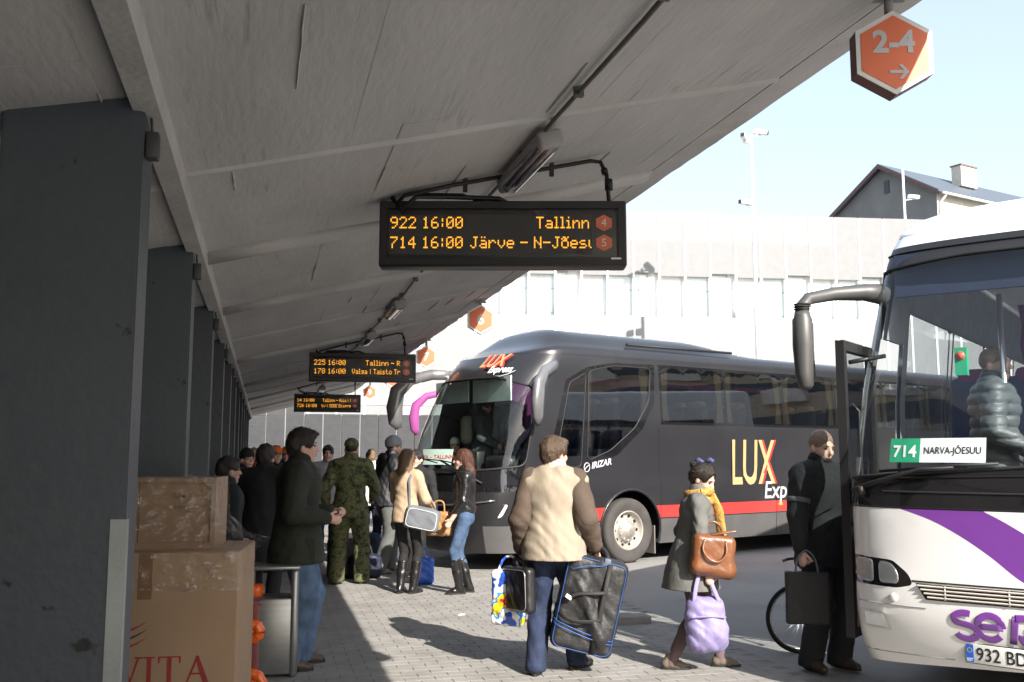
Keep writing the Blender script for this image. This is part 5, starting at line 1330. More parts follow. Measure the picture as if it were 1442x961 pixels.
    F.W = lambda p: M4 @ Vector(tuple(p)); F.up = up; F.hp = hp_; F.M4 = M4; F.FW = FW; F.sw = sw
    return F

# man in the dark green parka
P_green = person('man in dark green parka and blue jeans standing in profile beside the litter bin', (.27, 7.66), 92, 1.80, look=(4, 2, 0), wl=(-.06, .25, 1.12), wr=(.20, .21, 1.09), gl=.6, gr=.6, fl=(-.12, .06), fr=(.11, -.03),
    hair=h_dark, topm=cloth('dark_green_parka', (.018, .021, .013), .15), hem=.76, loose=.055, flare=.035, collar=cloth('parka_collar_dark', (.012, .013, .010)), legm=denim, legloose=.025, shoes=shoe_br, vox=.0105, fold=.006, twist=0)
q = MB(); c = P_green.up(.205, .06, -.09); q.rbox((0, 0, 0), (.02, .16, .18), .009); o = q.build('pocket', MATS['dark_green_parka'], P_green.t); o.location = c
# man in camouflage
P_camo = person('soldier in camouflage uniform and cap, seen from behind', (1.08, 12.3), 12, 1.80, wl=(-.30, .05, .92), wr=(.26, .22, 1.02), fl=(-.15, 0), fr=(.15, .05), hair=h_dark, hstyle='buzz', hat=('cap', camo_mat()),
    topm=camo_mat(), hem=.80, loose=.05, legm=camo_mat(), legloose=.035, shoes=shoe_b, boot=.16, vox=.0125, fold=.007)
# man in grey beanie
P_bean = person('man in grey knitted hat and black jacket standing behind the soldier', (1.66, 13.35), 72, 1.86, lean=6, look=(-12, 6, 0), wl=(-.2, .28, 1.0), wr=(.26, .18, .90), fl=(-.14, .12), fr=(.14, -.16), hair=h_dark, hstyle='buzz', hat=('beanie', cloth('grey_knit', (.20, .215, .24), bump=.5, bs=90)),
    topm=cloth('black_puffer', (.012, .013, .016), rough=.5), hem=.84, loose=.06, hood=True, legm=cloth('grey_trousers', (.10, .105, .10)), legloose=.03, shoes=mat('grey_trainer', (.18, .17, .16), .7), vox=.0125, fold=.007)
# woman in tan coat
P_tan = person('long-haired woman in a tan coat with a grey shoulder bag, standing by the coach front', (1.64, 11.3), 42, 1.66, True, look=(-10, 2, 0), wl=(-.14, .30, 1.02), wr=(.20, .28, 1.04), fl=(-.07, 0), fr=(.08, .06), gl=.6, gr=.6, hair=h_fair, hstyle='long', skin_=skin_p,
    topm=cloth('tan_coat_wool', (.40, .29, .19), .08), hem=.86, loose=.045, flare=.02, legm=cloth('black_leggings', (.012, .011, .011)), legloose=-.008, shoes=shoe_b, boot=.30, vox=.0115, fold=.006)
# woman in black leather jacket
P_lea = person('woman in black leather jacket, jeans and tall black boots in front of the coach', (2.31, 11.15), -78, 1.66, True, look=(4, 0, 0), wl=(-.18, .16, .90), wr=(.16, .20, .92), fl=(-.08, .06), fr=(.09, -.05), gl=.6, gr=.6, hair=h_red, hstyle='long', skin_=skin_p,
    topm=mat('black_leather_jacket', (.012, .012, .013), .32, coat=.4, bump=.3, bscale=40), hem=.97, loose=.03, legm=cloth('jeans_mid_blue', (.055, .095, .17), .3), legloose=-.004, shoes=shoe_b, boot=.34, vox=.0115, fold=.007)
q = SDF([-.25, -.2, .88], [.25, .2, 1.06], .0115); q.cone((0, 0, .93), (0, 0, 1.0), .135, .142, 0, ((0, 1, 0), 1.2)); q.hem(.905); add('waistband', q.mesh('waistband'), cloth('grey_rib_knit', (.16, .16, .165)), P_lea.t)
# man in the beige and brown jacket
P_beige = person('man in beige and brown jacket and dark jeans carrying luggage, seen from behind', (2.13, 7.0), 28, 1.76, lean=3, look=(-36, 0, 0), wl=(-.26, .05, .885), wr=(.30, .08, .90), pl=(-.1, -1, 0), pr=(.1, -1, 0), fl=(-.12, -.09), fr=(.13, .20), yl=4, yr=-34, gl=.95, gr=.95, hair=h_brown,
    topm=cloth('beige_jacket', (.285, .238, .18), .07, bump=.08, wr=.06), sleeve=cloth('brown_sleeve', (.075, .052, .038), .12), hem=.82, loose=.06, flare=.03, collar=cloth('cream_collar', (.45, .40, .33)), cuff=cloth('cuff_tab', (.065, .045, .033)), legm=denim_d, legloose=.022, shoes=shoe_b, vox=.0095, fold=.0065)
for sx in (-1, 1):
    q = MB(); q.tube([P_beige.up(sx * .182, -.098, .37), P_beige.up(sx * .190, -.092, .30), P_beige.up(sx * .196, -.08, .20), P_beige.up(sx * .200, -.07, .10), P_beige.up(sx * .205, -.06, .0)], [.004, .016, .02, .02, .008], 7, True, .7); q.build('side_panel', cloth('white_panel', (.50, .48, .44)), P_beige.t)
# woman in the grey coat
P_grey = person('woman in grey flared coat and mustard scarf walking with handbags, looking down', (3.19, 6.9), 106, 1.57, True, lean=8, look=(-36, 28, 0), wl=(-.20, .16, .95), wr=(.28, .10, .80), fl=(-.05, .24), fr=(.07, -.20), yl=0, yr=0, gl=.8, gr=.95, hair=h_dark, hstyle='bun', skin_=skin_p,
    topm=cloth('grey_wool_coat', (.115, .115, .108), .12), hem=.66, loose=.035, flare=.15, legm=cloth('sheer_tights', (.12, .08, .085), .1, bump=.05, wr=.0), legloose=.0, shoes=mat('taupe_suede_shoe', (.13, .105, .08), .9, bump=.2), vox=.0095, fold=.006)
# man in black by the door
P_blk = person('bearded man in a black jacket with a black tote bag by the open coach door', (4.15, 6.62), 164, 1.79, look=(-6, 13, 0), wl=(-.26, .22, 1.0), wr=(.30, .08, .86), fl=(-.12, .02), fr=(.12, -.04), gl=.6, gr=.9, hair=h_buzz, hstyle='buzz', skin_=skin_p,
    topm=cloth('black_softshell', (.010, .010, .011), bump=.1), hem=.74, loose=.055, legm=cloth('dark_trousers', (.016, .017, .02)), legloose=.03, shoes=shoe_br, boot=.10, vox=.0105, fold=.006)
q = SDF(P_blk.hc - .16, P_blk.hc + .12, .008); q.ell(P_blk.hp(0, .038, -.078), (.054, .062, .045), 0, rotm(-6, 13)).ell(P_blk.hp(0, .07, -.01), (.08, .08, .042), 0, rotm(-6, 13), True).ell(P_blk.hp(0, .085, -.03), (.03, .06, .02), 0, rotm(-6, 13), True); add('beard', q.mesh('beard'), h_dark, P_blk.t)
q = MB(); q.tube([P_blk.eR + (P_blk.shR - P_blk.eR) * .42, P_blk.eR + (P_blk.shR - P_blk.eR) * .30], .086, 14); q.build('arm_band', cloth('arm_patch_grey', (.10, .10, .11)), P_blk.t)
# shaded crowd in the background
FAR = dict(vox=.017, fold=.006)
person('person in a long black coat standing behind the man in the green parka', (.02, 9.85), 25, 1.70, hair=h_dark, topm=blackc, hem=.55, loose=.06, flare=.06, legm=blackc, shoes=shoe_b, wl=(-.2, .2, .95), **FAR)
person('short person in a dark jacket half hidden behind the wrapped cartons', (-.30, 8.6), 70, 1.58, hair=h_dark, topm=cloth('dark_teal_jacket', (.014, .020, .022)), hem=.80, loose=.05, legm=blackc, shoes=shoe_b, wl=(-.22, .22, .95), **FAR)
person('smiling dark-haired man in a light grey hoodie facing the camera beyond the soldier', (.98, 15.2), 184, 1.74, hair=h_black, topm=cloth('light_grey_hoodie', (.30, .30, .32)), hood=True, hem=.85, legm=denim_d, shoes=shoe_b, **FAR)
person('person in a bright blue jacket standing behind the grey-hatted man', (1.90, 14.6), 30, 1.64, hair=h_brown, topm=cloth('royal_blue_jacket', (.02, .09, .42)), hem=.84, loose=.05, legm=cloth('slate_trousers', (.05, .055, .07)), shoes=shoe_b, **FAR)
person('dark-haired person facing the tan-coated woman beside the coach windscreen', (2.02, 12.9), 215, 1.66, hair=h_black, skin_=skin_p, topm=blackc, hem=.8, legm=blackc, shoes=shoe_b, **FAR)
person('person with an orange cap farther along the shaded platform', (.17, 13.9), 160, 1.72, hair=h_dark, hstyle='buzz', hat=('cap', cloth('orange_cap', (.65, .14, .02))), topm=cloth('black_jacket_far', (.012, .012, .014)), legm=blackc, shoes=shoe_b, **FAR)
person('second person in an orange cap, just behind the first on the shaded platform', (.36, 14.9), 190, 1.72, hair=h_black, hstyle='buzz', hat=('cap', MATS['orange_cap']), topm=blackc, legm=blackc, shoes=shoe_b, **FAR)
person('bare-headed man with a red shirt far along the row of piers', (-.17, 19.6), 175, 1.74, hair=h_buzz, hstyle='buzz', topm=cloth('red_shirt', (.30, .02, .03)), legm=blackc, shoes=shoe_b, **FAR)
person('person in a white jacket glimpsed behind the grey-hatted man', (1.72, 15.9), 20, 1.68, hair=h_fair, topm=cloth('white_jacket', (.62, .62, .60)), legm=denim_d, shoes=shoe_b, **FAR)
person('person in a charcoal coat and black knitted hat beside the piers', (-.20, 12.6), 150, 1.66, hair=h_dark, hstyle='buzz', hat=('beanie', cloth('black_knit', (.012, .012, .013))), topm=cloth('charcoal_coat', (.035, .035, .038)), hem=.62, loose=.05, legm=blackc, shoes=shoe_b, **FAR)
# inside the coaches
def in_bus(org, A, N, x, y): q = org + N * x + A * y; return (q.x, q.y)
person('passenger in a silver grey puffer jacket standing inside the white coach', in_bus(sorg, sA, sN, -.52, 1.30), 128, 1.75, z0=.63, look=(-30, 0, 0), hair=h_buzz, hstyle='buzz', topm=mat('silver_puffer', (.065, .076, .08), .5, bump=.35, bscale=14, stretch=(1, 1, 3)), loose=.06, hem=.80, legm=denim_d, shoes=shoe_b, wl=(-.22, .26, 1.0), wr=(.24, .2, 1.0), vox=.012, fold=.004, quilt=.016)
person('person in a white knitted hat inside the dark coach, behind its windscreen', in_bus(lorg, lA, lN, -.80, .98), 150, 1.50, z0=.35, look=(-40, 0, 0), hair=h_dark, hstyle='buzz', skin_=skin_p, hat=('beanie', cloth('white_knit', (.66, .68, .64))), topm=blackc, legm=blackc, shoes=shoe_b, wl=(-.2, .2, 1.0), **FAR)
P_pack = person('passenger carrying a backpack in the aisle of the dark coach', in_bus(lorg, lA, lN, -.30, 1.18), 112, 1.70, z0=.76, look=(10, 12, 0), hair=h_dark, topm=cloth('teal_grey_jacket', (.05, .062, .062)), loose=.06, legm=blackc, shoes=shoe_b, wl=(-.2, .25, 1.0), wr=(.2, .25, 1.0), **FAR)
# ------------------------------------------------------------------ bags and luggage
def soft(name, m, parent, half, r, vox=.010, amp=.006, R=None, c=(0, 0, 0), seed=0, extra=None):
    D = SDF(np.array(c) - np.array(half) * 1.3 - .06, np.array(c) + np.array(half) * 1.3 + .06, vox); D.rbx(c, half, r, 0, R)
    if extra: extra(D)
    D.folds(amp, (22, 22, 18), seed); return add(name, D.mesh(name), m, parent)
def strap(parent, pts, r, m, name='strap', flat=.35):
    return MB().tube(pts, r, 8, True, flat).build(name, m, parent)
nyl = mat('black_nylon', (.018, .018, .019), .55, var=.15, bump=.25, bscale=40)
nyl2 = mat('black_webbing', (.012, .012, .012), .7)
pipe_b = mat('blue_piping', (.025, .10, .36), .5)
# big wheeled duffel
d = thing('duffel_bag', 'large black wheeled duffel bag with blue piping, carried by the man in beige', 'bag', (2.38, 6.94, .50), RAD(-18)); d.rotation_euler = (0, RAD(13), RAD(-16))
a, b, hz = .23, .15, .345
soft('bag_body', nyl, d, (a, b, hz), .055, .010, .006, extra=lambda D: (D.cone((-.1, -.14, .12), (.12, -.14, -.20), .05, .06, .05), D.cone((-.02, -.1, .2), (.05, -.1, .3), .06, .05, .05)))
def loop_edge(y, off=.0): return [(x, y, z) for x, z in rounded([(-a + .015, -hz + .015), (a - .015, -hz + .015), (a - .015, hz - .015), (-a + .015, hz - .015)], .07, 5)]
for y in (-b + .004, b - .004):
    e = loop_edge(y); MB().tube(e + [e[0], e[1]], .0026, 6, False).build('piping', pipe_b, d)
for zz, dep in ((-.18, .012), (-.205, .012)):
    strap(d, sm([(-a + .01, -.05, zz + .05), (-a + .02, -b - dep, zz + .03), (0, -b - dep - .012, zz - .01), (a - .04, -b - dep, zz - .03), (a - .0, -.06, zz - .02)]), .003, pipe_b, 'piping', 1.0)
strap(d, sm([(-a + .01, -.08, .23), (-.17, -b - .02, .24), (-.08, -b - .03, .28), (.02, -b - .025, .30), (.08, -b - .02, .33)]), .0032, pipe_b, 'piping', 1.0)
strap(d, sm([(-a - .005, -.06, .02), (-.19, -b - .02, .01), (-.11, -b - .045, .07), (0, -b - .05, .10), (.09, -b - .03, .12)]), .014, nyl2)
strap(d, sm([(-a - .01, -.03, -.06), (-.19, -b - .03, -.10), (-.09, -b - .055, -.12), (.03, -b - .05, -.10), (.10, -b - .03, -.08)]), .016, nyl2)
strap(d, [(.085, -b - .018, .33), (.085, -b - .03, .1), (.085, -b - .028, -.1), (.085, -b - .012, -.33)], .018, nyl2)
strap(d, sm([(.06, -b + .03, .30), (.06, -b + .01, .36), (.03, -.06, .41), (-.02, .0, .42), (-.05, .06, .40), (-.04, b - .02, .34)]), .016, nyl2, 'handle', .6)
q = MB(); q.rbox((.06, -b + .0, .335), (.05, .03, .055), .01); q.build('handle_grip', mat('grip_blue_grey', (.10, .12, .18), .6), d)
for x in (-.15, .13): q = MB(); q.lathe([(0, -.018), (.035, -.018), (.04, -.01), (.04, .01), (.035, .018), (0, .018)], 16, T(x, .1, -hz + .005) @ RY(90)); q.build('wheel', rubber, d)
q = MB(); q.rbox((-.165, -b - .04, .035), (.05, .012, .03), .005, RY(20)); q.build('luggage_tag', mat('tag_white', (.75, .75, .75), .5), d)
# laptop case and plastic bag in the left hand
d = thing('laptop_case', 'slim black laptop case held low by the man in beige', 'bag', (1.88, 7.08, .60), RAD(-66)); d.rotation_euler = (0, RAD(-3), RAD(-74))
soft('case_body', mat('black_vinyl', (.014, .014, .015), .35, coat=.2, bump=.1), d, (.19, .045, .165), .035, .009, .002)
strap(d, sm([(-.07, 0, .15), (-.06, 0, .205), (0, 0, .225), (.06, 0, .205), (.07, 0, .15)]), .012, nyl2, 'handle', .7)
e = [(x, -.047, z) for x, z in rounded([(-.17, -.145), (.17, -.145), (.17, .145), (-.17, .145)], .05)]; MB().tube(e + [e[0]], .004, 5, False).build('zip', steel, d)
def film_colors():
    m = mat('printed_plastic', (.75, .75, .75), .25, coat=.4); n = m.node_tree.nodes; l = m.node_tree.links; bs = n['Principled BSDF']
    tc = n.new('ShaderNodeTexCoord'); nz = n.new('ShaderNodeTexNoise'); nz.inputs['Scale'].default_value = 5.5; nz.inputs['Detail'].default_value = 2.5; l.new(tc.outputs['Object'], nz.inputs['Vector'])
    r = n.new('ShaderNodeValToRGB'); r.color_ramp.interpolation = 'CONSTANT'; e = r.color_ramp.elements
    e[0].color = (.03, .10, .55, 1); e[1].position = .42; e[1].color = (.8, .8, .8, 1)
    for p, c in ((.52, (.05, .25, .7)), (.56, (.75, .55, .02)), (.62, (.6, .03, .05)), (.66, (.8, .8, .8))): x = e.new(p); x.color = (*c, 1)
    l.new(nz.outputs['Fac'], r.inputs[0]); l.new(r.outputs[0], bs.inputs['Base Color']); return m
d = thing('plastic_bag', 'white plastic carrier bag with blue, red and yellow print beside the laptop case', 'bag', (1.84, 7.22, .52), RAD(-40))
soft('bag_body', film_colors(), d, (.125, .055, .20), .03, .009, .012, seed=2)
strap(d, sm([(-.09, -.02, .18), (-.04, 0, .29), (.04, 0, .30), (.09, .02, .18)]), .010, MATS['printed_plastic'], 'handle')
# lilac bag
lil = mat('lilac_nylon', (.225, .195, .37), .6, var=.06, bump=.2, bscale=30)
d = thing('tote_bag', 'soft lilac bag with long handles hanging from the hand of the woman in grey', 'bag', (3.19, 6.66, .36), RAD(-12))
soft('bag_body', lil, d, (.145, .075, .20), .072, .008, .009, seed=1, extra=lambda D: D.ell((.02, -.02, -.05), (.14, .1, .13), .04))
for y in (-.05, .05): strap(d, sm([(-.095, y, .15), (-.075, y * .8, .27), (-.035, y * .3, .385), (-.01, y * .2, .40), (.02, y * .4, .36), (.055, y * .8, .26), (.095, y, .16)]), .017, lil, 'handle', .35)
strap(d, sm([(-.13, -.085, .06), (0, -.105, .07), (.13, -.085, .06)]), .007, lil, 'zip_fold', 1)
# brown handbag on the forearm
tanl = mat('cognac_leather', (.17, .062, .024), .38, var=.15, coat=.25, bump=.2, bscale=30)
d = thing('handbag', 'cognac brown leather handbag on the forearm of the woman in grey', 'bag', (3.24, 6.62, .865), RAD(-14)); d.rotation_euler = (0, RAD(6), RAD(-14))
soft('bag_body', tanl, d, (.155, .07, .145), .045, .009, .005, seed=3, extra=lambda D: D.cone((-.10, 0, -.10), (.12, 0, -.11), .055, .06, .04))
strap(d, sm([(-.08, -.065, .11), (-.09, -.09, .03), (-.04, -.098, -.03), (.03, -.098, -.04), (.08, -.09, .02), (.075, -.065, .11)]), .010, tanl, 'handle', .8)
strap(d, sm([(-.08, .05, .12), (-.06, .06, .20), (0, .06, .235), (.06, .06, .20), (.08, .05, .12)]), .010, tanl, 'handle', .8)
q = MB(); q.rbox((.06, .0, .165), (.19, .10, .012), .005, RY(-14)); q.build('flap', tanl, d)
# scarf and hair bow for the woman in grey
sc_m = mat('mustard_scarf_knit', (.40, .22, .05), .9, var=.45, scale=40, bump=.5, bscale=70)
W_ = P_grey; q = MB(); n0 = W_.neck
ring = [n0 + np.array([.085 * math.cos(t), .095 * math.sin(t) + .02, .035 + .015 * math.sin(t)]) for t in np.linspace(0, 2 * math.pi, 19)]
q.tube(ring, .038, 10, False); q.tube([n0 + np.array([.085 * math.cos(t), .10 * math.sin(t) + .025, -.01 - .03 * math.sin(t)]) for t in np.linspace(0, 2 * math.pi, 19)], .034, 10, False)
q.build('scarf', sc_m, W_.t)
q = MB(); q.tube(sm([n0 + [.03, .12, .02], n0 + [.06, .17, -.10], n0 + [.065, .185, -.24], n0 + [.06, .20, -.36]]), [.035] * 6 + [.042] * 12 + [.045], 10, True, .45); q.tube(sm([n0 + [-.03, .12, .02], n0 + [.0, .18, -.10], n0 + [.01, .20, -.22], n0 + [.01, .21, -.30]]), .036, 10, True, .45); q.build('scarf_end', sc_m, W_.t)
bow = mat('navy_dotted_bow', (.05, .06, .16), .7, var=.9, scale=120)
q = MB(); c = W_.hp(0, -.05, .135)
for sx in (-1, 1): q.tube([c, c + np.array([.02 * sx, .045 * sx, .022]), c + np.array([.03 * sx, .075 * sx, .008])], [.008, .024, .016], 8, True, .6)
q.build('hair_bow', bow, W_.t)
# black paper tote
d = thing('tote_bag', 'black flat tote bag hanging from the hand of the bearded man', 'bag', (3.88, 6.40, .56), RAD(-28))
D = SDF((-.22, -.12, -.24), (.22, .12, .24), .010); D.rbx((0, 0, 0), (.155, .045, .185), .015); D.folds(.003, (14, 14, 9)); add('bag_body', D.mesh('b'), mat('matt_black_paper', (.012, .012, .013), .6, bump=.1), d)
for y in (-.03, .03): strap(d, sm([(-.08, y, .175), (-.06, y * .8, .28), (0, y * .3, .34), (.06, y * .8, .28), (.08, y, .175)]), .006, mat('cord_grey', (.12, .12, .13), .8), 'handle', 1)
# grey shoulder bag, tan handbag, blue carrier
gb = mat('grey_canvas', (.13, .14, .155), .8, bump=.2); wp = mat('white_piping', (.7, .7, .7), .6)
d = thing('shoulder_bag', 'grey shoulder bag with white piping on the woman in the tan coat', 'bag', (1.80, 11.12, .86), RAD(-15)); d.rotation_euler = (0, RAD(12), RAD(-15))
soft('bag_body', gb, d, (.20, .075, .13), .05, .011, .007, seed=4)
e = [(x, -.077, z) for x, z in rounded([(-.175, -.105), (.175, -.105), (.17, .10), (-.17, .105)], .06)]; MB().tube(e + [e[0], e[1]], .0035, 6, False).build('piping', wp, d)
iv = d.matrix_basis.inverted(); sh = iv @ P_tan.W(P_tan.shR + np.array([-.05, 0, .085])); fr2 = iv @ P_tan.W(P_tan.shR + np.array([-.06, .13, -.02])); bk2 = iv @ P_tan.W(P_tan.shR + np.array([-.03, -.13, -.03])); strap(d, sm([(-.17, 0, .09), tuple((bk2 * .55 + Vector((-.17, 0, .09)) * .45)), tuple(bk2), tuple(sh), tuple(fr2), tuple(fr2 * .5 + Vector((.16, .05, .10)) * .5), (.16, .03, .09)]), .015, gb, 'strap', .35)
d = thing('handbag', 'light orange leather handbag in front of the woman in the tan coat', 'bag', (2.03, 11.30, .79), RAD(-30))
soft('bag_body', mat('apricot_leather', (.40, .21, .085), .4, coat=.2), d, (.15, .06, .14), .04, .011, .005)
strap(d, sm([(-.07, 0, .12), (-.05, 0, .25), (.05, 0, .25), (.07, 0, .12)]), .010, MATS['apricot_leather'], 'handle', 1)
d = thing('plastic_bag', 'blue plastic carrier bag standing on the paving beside the tan-coated woman', 'bag', (1.98, 12.05, .16), 0)
soft('bag_body', mat('blue_plastic', (.03, .12, .55), .3, var=.2), d, (.12, .08, .16), .05, .011, .012, seed=5); strap(d, sm([(-.05, 0, .13), (-.02, 0, .26), (.03, 0, .26), (.06, 0, .13)]), .010, MATS['blue_plastic'], 'handle')
d = thing('holdall', 'navy holdall on the paving behind the soldier', 'bag', (1.33, 12.85, .15), RAD(20))
soft('bag_body', mat('navy_nylon', (.014, .017, .035), .6), d, (.20, .14, .15), .06, .011, .008); strap(d, sm([(-.09, -.05, .13), (-.06, -.03, .26), (.05, -.03, .27), (.09, -.05, .13)]), .012, nyl2, 'handle')
d = thing('suitcase', 'black suitcase standing between the legs of the soldier', 'suitcase', (1.03, 12.95, .25), RAD(5))
soft('case_body', nyl, d, (.17, .11, .25), .04, .011, .004); strap(d, sm([(-.06, 0, .24), (-.05, 0, .29), (.05, 0, .29), (.06, 0, .24)]), .011, nyl2, 'handle')
d = thing('backpack', 'blue and grey backpack on the ground beside the navy holdall', 'bag', (1.50, 13.9, .25), 0)
soft('bag_body', mat('slate_blue_nylon', (.05, .075, .14), .7, var=.3), d, (.16, .12, .24), .09, .012, .008); strap(d, sm([(-.05, -.1, .2), (-.07, -.17, .05), (-.05, -.12, -.15)]), .014, nyl2, 'strap')
# backpack worn in the dark coach
q = SDF((-.25, -.45, .9), (.25, .0, 1.6), .013); q.rbx((0, -.235, 1.25), (.15, .10, .22), .09); q.folds(.007); add('backpack', q.mesh('b'), mat('khaki_backpack', (.17, .17, .13), .8), P_pack.t)

# ------------------------------------------------------------------ cartons behind the nearest pier
kraft = mat('kraft_carton', (.33, .22, .135), .85, var=.08, scale=3, bump=.08, bscale=50)
kraft2 = mat('kraft_carton_upper', (.30, .20, .13), .85, var=.05, scale=2, bump=.08, bscale=50)
bz = math.atan2(-.067, .611)
lb = thing('carton', 'large brown carton printed with red VITA lettering, behind the nearest pier', 'box', (-.089, 4.546, 0), bz)
W, Dp, Hh = .80, .60, 1.165
q = MB(); q.rbox((-W / 2, Dp / 2, Hh / 2), (W, Dp, Hh), .008); q.build('box_body', kraft, lb)
for x in (-.5 * W,): q = MB(); q.bbox((x - .03, -.0012, Hh - .20), (x + .03, .0, Hh - .002)); q.build('tape', mat('brown_tape', (.22, .13, .07), .25, coat=.5), lb)
ink = mat('red_print', (.30, .03, .03), .7)
def glyph(polys, x, z, sc):
    m_ = MB()
    for p in polys: m_.raw([(x + u * sc, -.0015, z + v * sc) for u, v in p], [tuple(range(len(p)))])
    return m_
serif = lambda x0, x1, y, h_=.05: [(x0, y), (x1, y), (x1, y + h_), (x0, y + h_)]
GV = ([[(.06, .97), (.26, .97), (.52, .18), (.43, 0)], [(.43, 0), (.50, 0), (.80, .97), (.72, .97)], serif(-.02, .36, .95), serif(.62, .92, .95)], .92)
GI = ([[(.12, .03), (.28, .03), (.28, .97), (.12, .97)], serif(0, .40, .95), serif(0, .40, 0)], .46)
GT = ([[(.32, .03), (.48, .03), (.48, .95), (.32, .95)], serif(0, .80, .95), serif(.2, .6, 0), [(0, .75), (.05, .75), (.08, .95), (0, .95)], [(.75, .75), (.8, .75), (.8, .95), (.72, .95)]], .86)
GA = ([[(.72, .03), (.92, .03), (.54, 1.0), (.44, 1.0), (.5, .62)], [(.10, .03), (.17, .03), (.50, .86), (.46, 1.0)], [(.28, .33), (.70, .33), (.70, .39), (.28, .39)], serif(-.04, .32, 0), serif(.60, 1.0, 0)], 1.0)
x = -.505; q = MB()
for gl_, wd in (GV, GI, GT, GA):
    m_ = glyph(gl_, x, .60, .12); q.raw(m_.v, m_.f); x += wd * .115 + .008
q.build('lettering', ink, lb)
for k, (dz, m_) in enumerate(((.035, ink), (.0, mat('charcoal_print', (.03, .03, .035), .7)), (-.035, ink))):
    q = MB(); n = 12; v = []
    for i in range(n + 1):
        t = i / n; x_ = -.60 + .22 * t; z_ = .80 + dz + .055 * (t - .35) ** 2 * 2.2 - .012; th = .012 * math.sin(math.pi * (.12 + .88 * t)) + .001
        v += [(x_, -.0015, z_ - th / 2), (x_, -.0015, z_ + th / 2)]
    q.raw(v, [(2 * i, 2 * i + 2, 2 * i + 3, 2 * i + 1) for i in range(n)]); q.build('logo_stroke', m_, lb)
ub = thing('carton', 'smaller brown carton wrapped in clear film, on top of the large carton', 'box', (-.204, 4.695, 1.166), bz)
W2, D2, H2 = .56, .36, .325
q = MB(); q.bbox((-W2, .02, 0), (0, D2, H2)); 
for a_, b_ in (((-W2, 0, 0), (-W2 + .05, .02, H2)), ((-.022, 0, 0), (0, .02, H2)), ((-W2 + .05, 0, H2 - .02), (-.022, .02, H2)), ((-W2 + .05, 0, 0), (-.022, .02, .03))): q.bbox(a_, b_)
q.build('box_body', kraft2, ub)
q = MB(); q.bbox((-.345, .0175, .03), (-.342, .0198, H2 - .02)); q.build('fold_line', mat('fold_dark', (.10, .07, .045), .9), ub)
text_on('одн 1', .035, T(-.20, .0185, .235) @ RX(90), mat('pen_mark', (.10, .06, .04), .8), ub, 'pen_note'); text_on('мачл', .026, T(-.19, .0185, .185) @ RX(90), MATS['pen_mark'], ub, 'pen_note')
def film(name):
    m = bpy.data.materials.new(name); m.use_nodes = True; n = m.node_tree.nodes; l = m.node_tree.links
    b_ = n['Principled BSDF']; b_.inputs['Base Color'].default_value = (.9, .9, .92, 1); b_.inputs['Roughness'].default_value = .12
    tr = n.new('ShaderNodeBsdfTransparent'); mx = n.new('ShaderNodeMixShader'); gls = n.new('ShaderNodeBsdfGlossy'); gls.inputs['Roughness'].default_value = .12
    tc = n.new('ShaderNodeTexCoord'); mp = n.new('ShaderNodeMapping'); mp.inputs['Scale'].default_value = (1, 1, 1.6); nz = n.new('ShaderNodeTexNoise'); nz.inputs['Scale'].default_value = 12; nz.inputs['Detail'].default_value = 6
    l.new(tc.outputs['Object'], mp.inputs[0]); l.new(mp.outputs[0], nz.inputs['Vector']); bp = n.new('ShaderNodeBump'); bp.inputs['Strength'].default_value = 1; bp.inputs['Distance'].default_value = .05
    l.new(nz.outputs['Fac'], bp.inputs['Height']); l.new(bp.outputs[0], gls.inputs['Normal'])
    r = n.new('ShaderNodeMapRange'); r.inputs[1].default_value = .50; r.inputs[2].default_value = .72; r.inputs[3].default_value = .06; r.inputs[4].default_value = .30; l.new(nz.outputs['Fac'], r.inputs[0])
    l.new(r.outputs[0], mx.inputs[0]); l.new(tr.outputs[0], mx.inputs[1]); l.new(gls.outputs[0], mx.inputs[2]); l.new(mx.outputs[0], n['Material Output'].inputs[0]); return m
fm = film('stretch_film')
def crumple(n, k): return .006 * math.sin(n * 1.7 + k * 2.3) + .004 * math.sin(n * 3.1 - k * 1.1)
q = MB(); rings = []      # film round the upper carton, flaring over the rim of the lower one
prof = [(.0, H2 + .004, .0), (.006, H2 - .01, 0), (.010, H2 * .7, .0), (.012, H2 * .4, .005), (.02, .12, .015), (.045, .05, .05), (.10, .012, .11)]
for k, (o_, z_, so_) in enumerate(prof):
    rg = []
    cor = [(-W2 - o_, -o_ * .8), (o_ + so_, -o_ * .8), (o_ + so_, D2 + o_), (-W2 - o_, D2 + o_)]
    for i in range(4):
        a_, b_ = cor[i], cor[(i + 1) % 4]
        for j in range(10):
            t = j / 10; e_ = crumple(i * 10 + j, k); rg.append(Vector((a_[0] + (b_[0] - a_[0]) * t + e_ * (1 if i % 2 else 0), a_[1] + (b_[1] - a_[1]) * t - abs(e_) * (1 if i == 0 else 0), z_ + e_ * .5)))
    rings.append(rg)
q.loft(rings, False); q.build('stretch_film', fm, ub)
q = MB(); rings = []
for k, z_ in enumerate((Hh + .003, Hh - .02, Hh - .07, Hh - .12, Hh - .165)):
    cor = [(-W - .004, -.005), (.005, -.005), (.005, Dp + .004), (-W - .004, Dp + .004)]; rg = []
    for i in range(4):
        a_, b_ = cor[i], cor[(i + 1) % 4]
        for j in range(12):
            t = j / 12; e_ = crumple(i * 12 + j, k); nx = (0, 1, 0, -1)[i]; ny = (-1, 0, 1, 0)[i]
            rg.append(Vector((a_[0] + (b_[0] - a_[0]) * t + nx * abs(e_), a_[1] + (b_[1] - a_[1]) * t + ny * abs(e_), z_ + e_ * 1.5)))
    rings.append(rg)
q.loft(rings, False); q.build('stretch_film', fm, lb)

